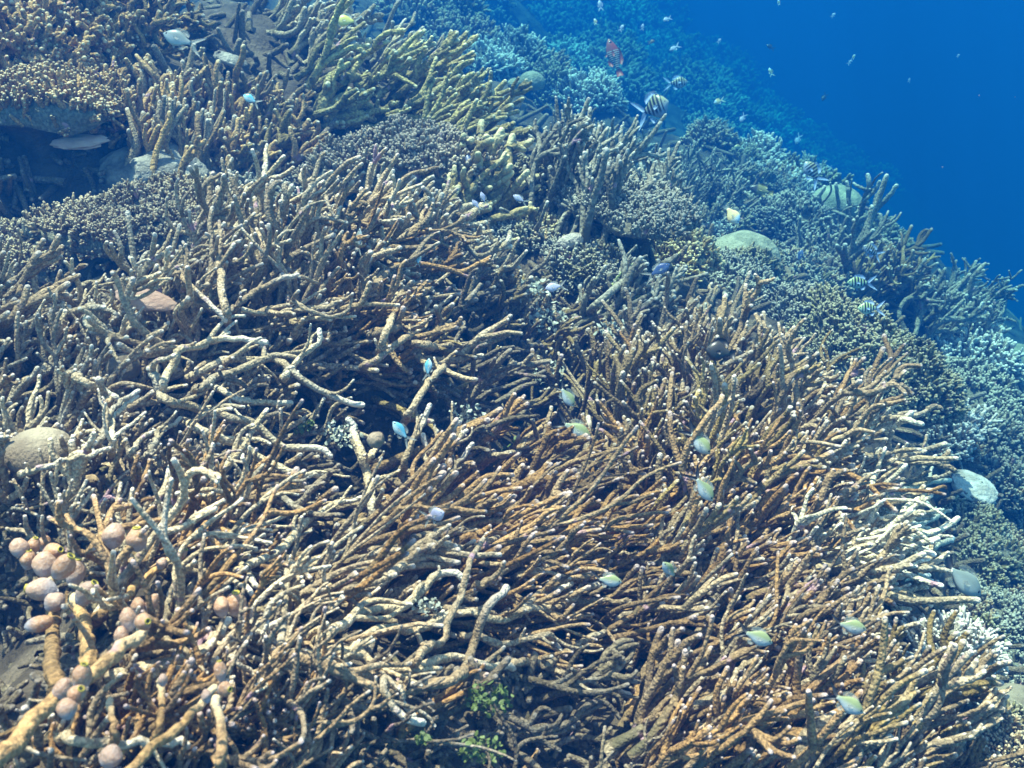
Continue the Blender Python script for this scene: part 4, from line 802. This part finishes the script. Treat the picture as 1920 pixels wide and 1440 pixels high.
for a in [
 ('dark green leafy weed in the central hollow, nearest the middle pale damselfish', 985, 845, 90, 'algae', 110),
 ('green leafy weed hanging in the dark hollow at the bottom', 915, 1310, 95, 'algae', 130),
 ('yellow green weed at the very bottom under the dark hollow', 905, 1405, 90, 'algae', 120),
 ('small green sprig on the left side of the bottom hollow', 795, 1385, 30, 'algae', 26),
 ('little green weed between the looping pale branches', 570, 800, 46, 'algae', 40)]: tuft(*a, group='green weed tufts', lift=.10)
for a in [
 ('silvery leafy weed on the dull brown thicket, topmost of the grey tufts', 1030, 595, 90, 'padina', 90, 5),
 ('silvery weed right above the pair of pale damselfish in the centre', 1030, 700, 70, 'padina', 80, 5),
 ('grey flaky weed over the dark central hole', 875, 775, 70, 'padina', 70, 5),
 ('grey flaky weed left of the drifting tan speck', 640, 815, 80, 'padina', 90, 5),
 ('pale flaky weed on the pale branches of the front clump', 800, 1135, 60, 'padina', 70, 5),
 ('grey flaky weed at the upper right of the main thicket', 1150, 620, 80, 'padina', 90, 5),
 ('dim flaky weed on the ledge behind the crest', 1000, 545, 80, 'padina', 90, 5),
 ('pale flaky weed beside the left thicket', 240, 610, 70, 'padina', 90, 4)]: tuft(*a, group='grey flaky weed tufts', lift=.11)

# ------------------------------------------------------------------ small heads that fill the slope
FILLED = []
def fill(poly, n_, w, mats, labels, group, nb=140, seed=0, bl=.16, br=.021, hz=(.4, .85)):
    q = in_poly(poly, n_); q = q[np.argsort(q[:, 1])]
    for (x, y) in q:
        mt = mats[int(R.integers(len(mats)))]; w_ = R.uniform(*w); d = ground(x, y)[1][0]
        if d > 20: continue
        rx = w_ * .5 * d / FPX
        FILLED.append(bush(labels[mt], x, y, w_, mt, hz=R.uniform(*hz), n_b=nb, bl=bl * rx * R.uniform(.7, 1.5), br=br * rx * R.uniform(.8, 1.4) * 1.6, rise=0, up=R.uniform(.3, .6), K=5, forks=.9, group=group, cat='bushy coral'))
FAR = {'ashen': 'dim grey coral head on the hazy far slope', 'green': 'dim olive coral head on the hazy far slope', 'cream': 'paler coral head on the hazy far slope', 'bush': 'dark brown coral head on the hazy far slope'}
fill([(690, -60), (1230, -60), (1290, 60), (1330, 170), (1200, 170), (980, 190), (860, 130), (760, 110)], 90, (40, 110), ['ashen', 'green', 'cream', 'bush', 'green'], FAR, 'coral heads of the far slope', 150)
fill([(1230, 30), (1330, 100), (1450, 190), (1520, 270), (1330, 270), (1250, 160)], 45, (40, 90), ['ashen', 'green', 'bush'], FAR, 'coral heads of the far slope', 130)
fill([(1310, 160), (1400, 200), (1660, 330), (1560, 400), (1420, 350), (1330, 290)], 50, (40, 90), ['ashen', 'green', 'cream', 'bush'], FAR, 'coral heads of the far slope', 130)
LOW = {'ashen': 'small grey bush on the lower right slope beyond the thicket', 'green': 'small olive bush on the lower right slope beyond the thicket', 'bush': 'small brown bush on the lower right slope beyond the thicket'}
fill([(1740, 860), (1960, 720), (1960, 1480), (1840, 1420), (1860, 1280), (1790, 1080)], 42, (60, 130), ['ashen', 'green', 'bush'], LOW, 'bushes of the lower right slope', 170)
MID = {'ashen': 'small grey bush between the larger corals of the middle slope', 'green': 'small olive bush between the larger corals of the middle slope', 'bush': 'small brown bush between the larger corals of the middle slope'}
fill([(900, 400), (1050, 330), (1330, 380), (1550, 480), (1560, 560), (1450, 560), (1250, 520), (1050, 540)], 36, (50, 110), ['ashen', 'green', 'bush'], MID, 'bushes of the middle slope', 170)
# ------------------------------------------------------------------ fish
def fish_mat(name, kind, a, b, c=(.02, .02, .02)):
    m, nt = new_mat(name); at = N(nt, 'ShaderNodeAttribute', attribute_name='data'); sp = N(nt, 'ShaderNodeSeparateColor'); nt.links.new(at.outputs['Color'], sp.inputs[0])
    col = mixc(nt, ramp(nt, sp.outputs[1], .30, .72), b, a)                       # belly to back
    if kind == 'bars':
        w = N(nt, 'ShaderNodeMath', operation='MULTIPLY'); nt.links.new(sp.outputs[0], w.inputs[0]); w.inputs[1].default_value = 6.6
        fr = N(nt, 'ShaderNodeMath', operation='FRACT'); nt.links.new(w.outputs[0], fr.inputs[0])
        d = N(nt, 'ShaderNodeMath', operation='SUBTRACT'); nt.links.new(fr.outputs[0], d.inputs[0]); d.inputs[1].default_value = .5
        ab = N(nt, 'ShaderNodeMath', operation='ABSOLUTE'); nt.links.new(d.outputs[0], ab.inputs[0])
        st = ramp(nt, ab.outputs[0], .27, .20)
        mr = N(nt, 'ShaderNodeMapRange'); nt.links.new(ab.outputs[0], mr.inputs[0]); mr.inputs[1].default_value = .26; mr.inputs[2].default_value = .32; mr.inputs[3].default_value = 1; mr.inputs[4].default_value = 0
        g_ = N(nt, 'ShaderNodeMath', operation='MULTIPLY'); nt.links.new(mr.outputs[0], g_.inputs[0]); nt.links.new(ramp(nt, sp.outputs[1], .12, .3), g_.inputs[1])
        g2 = N(nt, 'ShaderNodeMath', operation='MULTIPLY'); nt.links.new(g_.outputs[0], g2.inputs[0]); nt.links.new(ramp(nt, sp.outputs[0], .2, .24), g2.inputs[1])
        col = mixc(nt, g2.outputs[0], col, c)
    elif kind == 'front': col = mixc(nt, ramp(nt, sp.outputs[0], .30, .46), col, c)   # c behind the head
    elif kind == 'redbars':
        w = N(nt, 'ShaderNodeMath', operation='MULTIPLY'); nt.links.new(sp.outputs[0], w.inputs[0]); w.inputs[1].default_value = 16
        fr = N(nt, 'ShaderNodeMath', operation='FRACT'); nt.links.new(w.outputs[0], fr.inputs[0])
        g2 = N(nt, 'ShaderNodeMath', operation='MULTIPLY'); nt.links.new(ramp(nt, fr.outputs[0], .6, .7), g2.inputs[0]); nt.links.new(ramp(nt, sp.outputs[0], .36, .42), g2.inputs[1])
        col = mixc(nt, g2.outputs[0], mixc(nt, ramp(nt, sp.outputs[0], .4, .6), col, (.10, .03, .03)), c)
    finish(nt, col, noise(nt, 900, 2), .0004, .3, .35, .5); M[name] = m
for a in [('chromis_skin', 'plain', (.21, .25, .11), (.34, .38, .38)), ('bluegreen_skin', 'plain', (.10, .36, .46), (.42, .55, .55)), ('lilac_skin', 'plain', (.34, .34, .46), (.46, .45, .54)),
 ('black_skin', 'plain', (.035, .032, .022), (.02, .02, .016)), ('sergeant_skin', 'bars', (.30, .29, .16), (.24, .28, .36)), ('sergeant_green_skin', 'bars', (.38, .46, .18), (.28, .42, .36)),
 ('yellowfront_skin', 'front', (.62, .36, .04), (.62, .38, .06), (.06, .05, .025)), ('wrasse_skin', 'front', (.03, .03, .03), (.05, .05, .05), (.20, .18, .07)), ('red_skin', 'redbars', (.34, .05, .035), (.24, .06, .045), (.5, .48, .42)),
 ('paleorange_skin', 'front', (.55, .66, .80), (.74, .66, .52), (.74, .52, .26)), ('dusky_skin', 'plain', (.20, .23, .20), (.34, .38, .36)), ('deepblue_skin', 'plain', (.03, .06, .16), (.10, .14, .26)), ('yellow_skin', 'plain', (.52, .46, .08), (.60, .54, .18)),
 ('brown_skin', 'plain', (.12, .08, .06), (.2, .14, .1))]: fish_mat(*a)
def fin_mat(name, c, alpha):
    m, nt = new_mat(name); b = N(nt, 'ShaderNodeBsdfPrincipled'); t = N(nt, 'ShaderNodeBsdfTransparent'); x = N(nt, 'ShaderNodeMixShader'); o = N(nt, 'ShaderNodeOutputMaterial')
    b.inputs['Base Color'].default_value = (*c, 1); b.inputs['Roughness'].default_value = .5; x.inputs[0].default_value = alpha
    nt.links.new(t.outputs[0], x.inputs[1]); nt.links.new(b.outputs[0], x.inputs[2]); nt.links.new(x.outputs[0], o.inputs[0]); M[name] = m
for a in [('clear_fin', (.36, .38, .33), .35), ('dark_fin', (.02, .02, .02), .95), ('blue_fin', (.30, .40, .60), .6), ('red_fin', (.4, .08, .05), .8), ('yellow_fin', (.25, .22, .08), .7)]: fin_mat(*a)
m, nt = new_mat('fish_eye'); finish(nt, (.008, .008, .01), None, rough=.15, spec=.6); M['eye'] = m
def fish_shape(h, kind):
    nx, nk = 18, 14; t = np.linspace(0, 1, nx); x = .5 - t * .80
    top = np.interp(t, [0, .05, .2, .42, .65, .85, 1], [.02, .24, .68, 1, .82, .36, .20]); bot = np.interp(t, [0, .05, .2, .42, .65, .85, 1], [.02, .22, .70, 1, .80, .34, .20])
    wid = np.interp(t, [0, .05, .2, .42, .7, 1], [.02, .14, .34, .38, .22, .06])
    k = np.array([.25, .5, .25])
    for _ in range(2):
        for a_ in (top, bot, wid): a_[1:-1] = np.convolve(a_, k, 'same')[1:-1]
    an = np.linspace(0, 2 * np.pi, nk, endpoint=False); cz = np.sin(an); cy = np.cos(an)
    Vz = np.where(cz[None] > 0, top[:, None], bot[:, None]) * cz[None] * h * .5; Vy = wid[:, None] * cy[None] * h * .5
    V = np.stack([np.broadcast_to(x[:, None], Vz.shape), Vy, Vz], -1).reshape(-1, 3)
    i = np.arange(nx - 1)[:, None]; kk = np.arange(nk)[None]
    F4 = np.stack([i * nk + kk, (i + 1) * nk + kk, (i + 1) * nk + (kk + 1) % nk, i * nk + (kk + 1) % nk], -1).reshape(-1, 4)
    att = np.stack([np.repeat(t, nk), (V[:, 2] / h + .5), np.full(len(V), .5)], -1)
    fins = {}
    def fin(nm, pts, y=0., splay=0.):
        p = np.array(pts, float); w_ = np.array([[q[0], y + splay * abs(q[1] - p[0, 1]), q[1] * h] for q in p]); e = .0035
        fins[nm] = (np.concatenate([w_ + [0, e, 0], w_ - [0, e, 0]]), len(p))
    fin('dorsal_fin', [(.26, .40), (.18, .60), (.02, .64), (-.12, .60), (-.22, .40), (-.20, .24), (-.05, .36), (.1, .45)])
    fin('anal_fin', [(.0, -.44), (-.06, -.58), (-.16, -.56), (-.22, -.34), (-.18, -.22), (-.08, -.36)])
    fin('pelvic_fin', [(.18, -.40), (.10, -.62), (.06, -.60), (.10, -.42)])
    if kind == 'fork':
        fin('tail_upper_lobe', [(-.28, .12), (-.42, .36), (-.68, .62), (-.64, .48), (-.46, .14), (-.38, .0), (-.29, -.0)]); fin('tail_lower_lobe', [(-.28, -.12), (-.29, .0), (-.38, .0), (-.46, -.14), (-.64, -.48), (-.68, -.62), (-.42, -.36)])
    else: fin('tail_fin', [(-.28, .10), (-.36, .20), (-.50, .26), (-.48, .0), (-.50, -.26), (-.36, -.20), (-.28, -.10)])
    yw = h * .5 * .36
    fin('pectoral_fin', [(.18, .0), (.06, .06), (.0, -.04), (.04, -.14), (.14, -.10)], yw * .95, .25)
    fin('pectoral_fin2', [(.18, .0), (.06, .06), (.0, -.04), (.04, -.14), (.14, -.10)], -yw * .95, -.25)
    return V, F4, [np.arange(nk)[None], (np.arange(nk) + (nx - 1) * nk)[::-1][None]], att, fins
def fish(label, px, py, lpx, ang, skin, h=.42, yaw=0, dist=None, fwd=.2, kind='fork', fin='clear_fin', tailfin=None, cat='fish', name='reef_fish', group=None, roll=0, simple=False, flip=False):
    """ang: heading in the picture (0 = to the right, 90 = up); yaw: turned towards the camera"""
    if dist is None: dist = ground(px, py, True)[1][0] - fwd; dist *= .80 if dist > 1.25 else .9 if dist > .9 else 1
    k = dist / FPX; L = lpx * k / max(.35, math.cos(math.radians(yaw))); a = math.radians(ang); y = math.radians(yaw)
    X_ = nrm((math.cos(a) * RT + math.sin(a) * UP) * math.cos(y) - FW * math.sin(y))
    upd = -math.sin(a) * RT + math.cos(a) * UP
    if (upd @ UP < 0) != flip: upd = -upd
    Zx = nrm(upd - X_ * (upd @ X_)); r_ = math.radians(roll); Yx = np.cross(Zx, X_); Zx = nrm(Zx * math.cos(r_) + Yx * math.sin(r_)); Yx = np.cross(Zx, X_)
    c = ray(np.array([px]), np.array([py]))[0] * dist; Rm = np.stack([X_, Yx, Zx]) * L
    V, F4, caps, att, fins = fish_shape(h, kind)
    if simple:
        Vs, Fs, At, off = [V], [F4] + caps, [att], len(V)
        for nm in ('dorsal_fin', 'tail_upper_lobe', 'tail_lower_lobe', 'tail_fin', 'anal_fin'):
            if nm in fins:
                w_, p = fins[nm]; Vs.append(w_); At.append(np.full((2 * p, 3), .8 if nm == 'dorsal_fin' else .3)); Fs.append((np.arange(p) + off)[None]); Fs.append((np.arange(p)[::-1] + off + p)[None]); off += 2 * p
        o = mesh_obj(name, np.concatenate(Vs) @ Rm + c, Fs, M[skin], None, c, np.concatenate(At)); return tag(o, label, cat, group)
    root = empty(name, c, label, cat, group)
    mesh_obj('body', V @ Rm + c, [F4] + caps, M[skin], root, c, att)
    for nm, (w_, p) in fins.items():
        mt = (tailfin or fin) if nm.startswith('tail') else fin
        j = np.arange(p); side = np.stack([j, (j + 1) % p, (j + 1) % p + p, j + p], -1)
        mesh_obj(nm.rstrip('2'), w_ @ Rm + c, [np.arange(p)[None], (np.arange(p)[::-1] + p)[None], side], M[mt], root, c, None, False)
    sv, sf = dome_grid(10, 8, -1.)
    for sd in (1, -1):
        mesh_obj('eye', (sv * np.array([.036, .016, .036]) + np.array([.385, sd * h * .5 * .20, .05 * h])) @ Rm + c, sf, M['eye'], root, c)
    return root
DM = dict(cat='damselfish', name='damselfish', group='pale damselfish over the thicket', tailfin='dark_fin')
for a, kw in [
 (('pale damselfish over the middle of the reef, the upper one of a close pair', 1062, 742, 50, -55, 'chromis_skin'), {}),
 (('pale damselfish over the middle of the reef, lower and larger of a close pair', 1078, 805, 68, -28, 'chromis_skin'), {}),
 (('pale damselfish diving just below the dark fish with a yellow face', 1310, 828, 64, -48, 'chromis_skin'), {}),
 (('pale damselfish with dark eye, lowest of the column on the right thicket', 1318, 914, 62, -55, 'chromis_skin'), {}),
 (('small green damselfish facing up left, near the tips of the front clump', 1256, 1070, 44, 130, 'chromis_skin'), dict(yaw=20)),
 (('olive damselfish pale below, gliding right over the front clump', 1140, 1088, 52, -8, 'chromis_skin'), {}),
 (('dusky damselfish with black forked tail, left one over the bottom right field', 1418, 1194, 62, -22, 'chromis_skin'), {}),
 (('dusky damselfish with black forked tail, just under the bleached branches', 1594, 1174, 58, -12, 'chromis_skin'), {}),
 (('dusky damselfish with black forked tail, lowest fish at the bottom right', 1588, 1318, 66, -32, 'chromis_skin'), {}),
 (('large dim damselfish with a black forked tail beyond the right edge of the thicket', 1804, 1086, 84, -42, 'dusky_skin'), {}),
 ]: fish(*a, **{**DM, **dict(h=.46, fwd=.24), **kw})
SG = dict(cat='striped fish', name='striped_damselfish', group='black barred fish', h=.56, kind='fork', fin='blue_fin')
for a, kw in [
 (('largest black barred fish, hanging over the top of the blue grey bush', 1226, 202, 52, 18, 'sergeant_skin'), dict(dist=2.1, h=.80, yaw=25)),
 (('faint black barred fish at the far right of the reef top, above the largest one', 1270, 155, 38, 5, 'sergeant_skin'), dict(dist=3.0)),
 (('black barred fish diving against the blue, above the tall dark staghorn', 1523, 322, 44, 125, 'sergeant_skin'), dict(dist=2.2, h=.62)),
 (('green and black barred fish in front of the flat brown tables', 1612, 530, 46, 180, 'sergeant_green_skin'), dict(fwd=0.60, h=.5)),
 (('green barred fish lower down behind the big green brown bush', 1630, 578, 42, 180, 'sergeant_green_skin'), dict(dist=1.55)),
 (('bluish barred fish by the spiky thicket, above the green barred one', 1634, 470, 34, 150, 'sergeant_skin'), dict(dist=1.9)),
 (('tiny barred fish far down the hazy slope', 1385, 275, 16, 180, 'sergeant_green_skin'), dict(dist=2.3, simple=True))]: fish(*a, **{**SG, **kw})
for a, kw in [
 (('red fish with white bars on its rear half, in the upper middle', 1152, 108, 70, 108, 'red_skin'), dict(dist=3.4, h=.34, kind='fan', fin='red_fin')),
 (('dark headed fish with yellowish rear, above the brown grey crest bush', 1428, 357, 44, 165, 'wrasse_skin'), dict(dist=2.2, h=.42, kind='fan', fin='yellow_fin')),
 (('pale orange and light blue fish beside the small white bush', 1372, 402, 42, -55, 'paleorange_skin'), dict(dist=1.8, h=.62, kind='fan')),
 (('deep blue fish hovering over the grey green thicket', 1235, 507, 48, 30, 'deepblue_skin'), dict(fwd=0.35, h=.42)),
 (('lilac white fish over the ledge behind the crest', 1040, 538, 36, 190, 'lilac_skin'), dict(fwd=0.28, h=.5)),
 (('black rounded fish on the right part of the main thicket', 1351, 660, 56, 170, 'black_skin'), dict(fwd=0.27, h=.72, kind='fan', fin='dark_fin')),
 (('dark fish with an orange yellow face, above the diving damselfish', 1300, 796, 38, -60, 'yellowfront_skin'), dict(fwd=0.21, h=.72, kind='fan', fin='dark_fin')),
 (('blue green fish with white tail at the dark central hole', 803, 690, 36, 85, 'bluegreen_skin'), dict(fwd=0.22, h=.42)),
 (('blue green fish beside the drifting tan speck', 752, 809, 48, 130, 'bluegreen_skin'), dict(fwd=0.24, h=.44)),
 (('small bright blue fish on the crest thicket', 785, 487, 22, 80, 'bluegreen_skin'), dict(fwd=0.22, h=.45)),
 (('slender dark grey fish seen from above on the crest', 673, 450, 44, 85, 'dusky_skin'), dict(fwd=0.23, h=.26)),
 (('lilac grey fish over the upper part of the front clump', 815, 966, 40, 20, 'lilac_skin'), dict(fwd=0.22, h=.6, yaw=30)),
 (('white fish in front of the purple brown table', 879, 303, 28, 95, 'lilac_skin'), dict(fwd=0.30, h=.5)),
 (('slim white fish, upper one under the table edge', 906, 371, 24, 110, 'lilac_skin'), dict(fwd=0.25, h=.4)),
 (('slim white fish, lower one under the table edge', 893, 384, 24, 130, 'lilac_skin'), dict(fwd=0.25, h=.4)),
 (('white fish at the foot of the golden bush', 974, 373, 28, 150, 'lilac_skin'), dict(fwd=0.25, h=.42)),
 (('grey olive fish before the rust orange bank, at the upper left', 338, 74, 62, 160, 'dusky_skin'), dict(fwd=0.30, h=.46)),
 (('dim yellow fish in the dark upper gap', 650, 39, 42, 175, 'yellow_skin'), dict(dist=1.7, h=.5)),
 (('small turquoise fish above the brown finger coral', 470, 186, 30, 150, 'bluegreen_skin'), dict(fwd=0.30, h=.5)),
 (('slender grey fish by the wide white fan bush', 1500, 480, 26, 70, 'deepblue_skin'), dict(fwd=0.30, h=.4)),
 ]: fish(*a, **kw)
# far off: a few pixels each
for x, y, l, an, sk, lab in [(1347, 190, 18, 200, 'paleorange_skin', 'tiny pale orange fish'), (1392, 222, 16, 240, 'lilac_skin', 'tiny white fish'), (1496, 262, 18, 245, 'lilac_skin', 'tiny white fish'), (1545, 183, 14, 240, 'black_skin', 'tiny dark fish'),
 (1250, 36, 14, 200, 'lilac_skin', 'tiny white fish'), (1264, 90, 18, 210, 'lilac_skin', 'tiny white fish'), (1125, 9, 16, 100, 'lilac_skin', 'tiny white fish'), (1445, 134, 14, 110, 'paleorange_skin', 'tiny pale orange fish'), (1444, 88, 14, 150, 'black_skin', 'tiny dark fish'),
 (1349, 76, 9, 50, 'lilac_skin', 'tiny white fish'), (1563, 28, 9, 45, 'lilac_skin', 'tiny white fish'), (1594, 116, 10, 45, 'lilac_skin', 'tiny white fish'), (1601, 106, 8, 60, 'paleorange_skin', 'tiny pale orange fish'), (1357, 252, 14, 90, 'black_skin', 'tiny dark fish'),
 (1554, 314, 9, 190, 'lilac_skin', 'tiny white fish'), (1460, 4, 8, 100, 'paleorange_skin', 'tiny pale orange fish'), (1116, 40, 10, 100, 'paleorange_skin', 'tiny pale orange fish'), (1205, 50, 10, 80, 'lilac_skin', 'tiny white fish'), (1166, 52, 12, 60, 'lilac_skin', 'tiny white fish'),
 (1684, 428, 13, 180, 'lilac_skin', 'tiny white fish'), (1310, 232, 10, 120, 'brown_skin', 'tiny brown fish'), (1705, 150, 7, 70, 'lilac_skin', 'tiny white fish'), (1797, 104, 6, 50, 'lilac_skin', 'tiny white fish'), (1222, 78, 11, 20, 'brown_skin', 'tiny brown fish')]:
    fish(lab + ' far off in the hazy blue water', x, y, l, an, sk, h=.5, dist=4.5 if x > 1400 else 3.2, simple=True, name='small_fish', cat='small fish', group='far small fish')
massive('tan fuzzy speck drifting in the water above the centre left branches', 705, 825, 32, 'domebrown', hz=.95, amp=.2, low=-.999, cat='drifting speck', name='drifting_speck', dist=.55)

def snow():
    sv, sf = dome_grid(6, 5, -1.); m_ = 60
    px, py = R.uniform(0, 1920, m_), R.uniform(0, 1440, m_); d = np.minimum(R.uniform(.35, 1.6, m_), ground(px, py, True)[1] - .15); d = np.maximum(d, .3)
    c = ray(px, py) * d[:, None]; s_ = (.35 + .6 * R.random(m_)) * d / FPX
    V = (c[:, None] + sv[None] * s_[:, None, None]).reshape(-1, 3); F = (sf[None] + (np.arange(m_) * len(sv))[:, None, None]).reshape(-1, 4)
    tag(mesh_obj('drifting_plankton', V, F, M['platewhite']), kind='stuff')
snow()

# slope heads wholly buried behind nearer corals are left out
for k_ in [0, 1, 2, 3, 4, 5, 6, 7, 8, 9, 10, 11, 13, 16, 17, 20, 21, 24, 27, 29, 46, 62, 70, 79, 92, 96, 100, 103, 106, 122, 135, 137, 143, 145, 149, 160, 174, 175, 176, 185, 187, 191, 195, 199, 200, 202, 204, 205, 207, 212, 216, 217, 218, 219, 220, 221, 222, 223, 225, 228, 240, 244, 248, 253]:
    for ch_ in list(FILLED[k_].children): bpy.data.objects.remove(ch_)
    bpy.data.objects.remove(FILLED[k_])
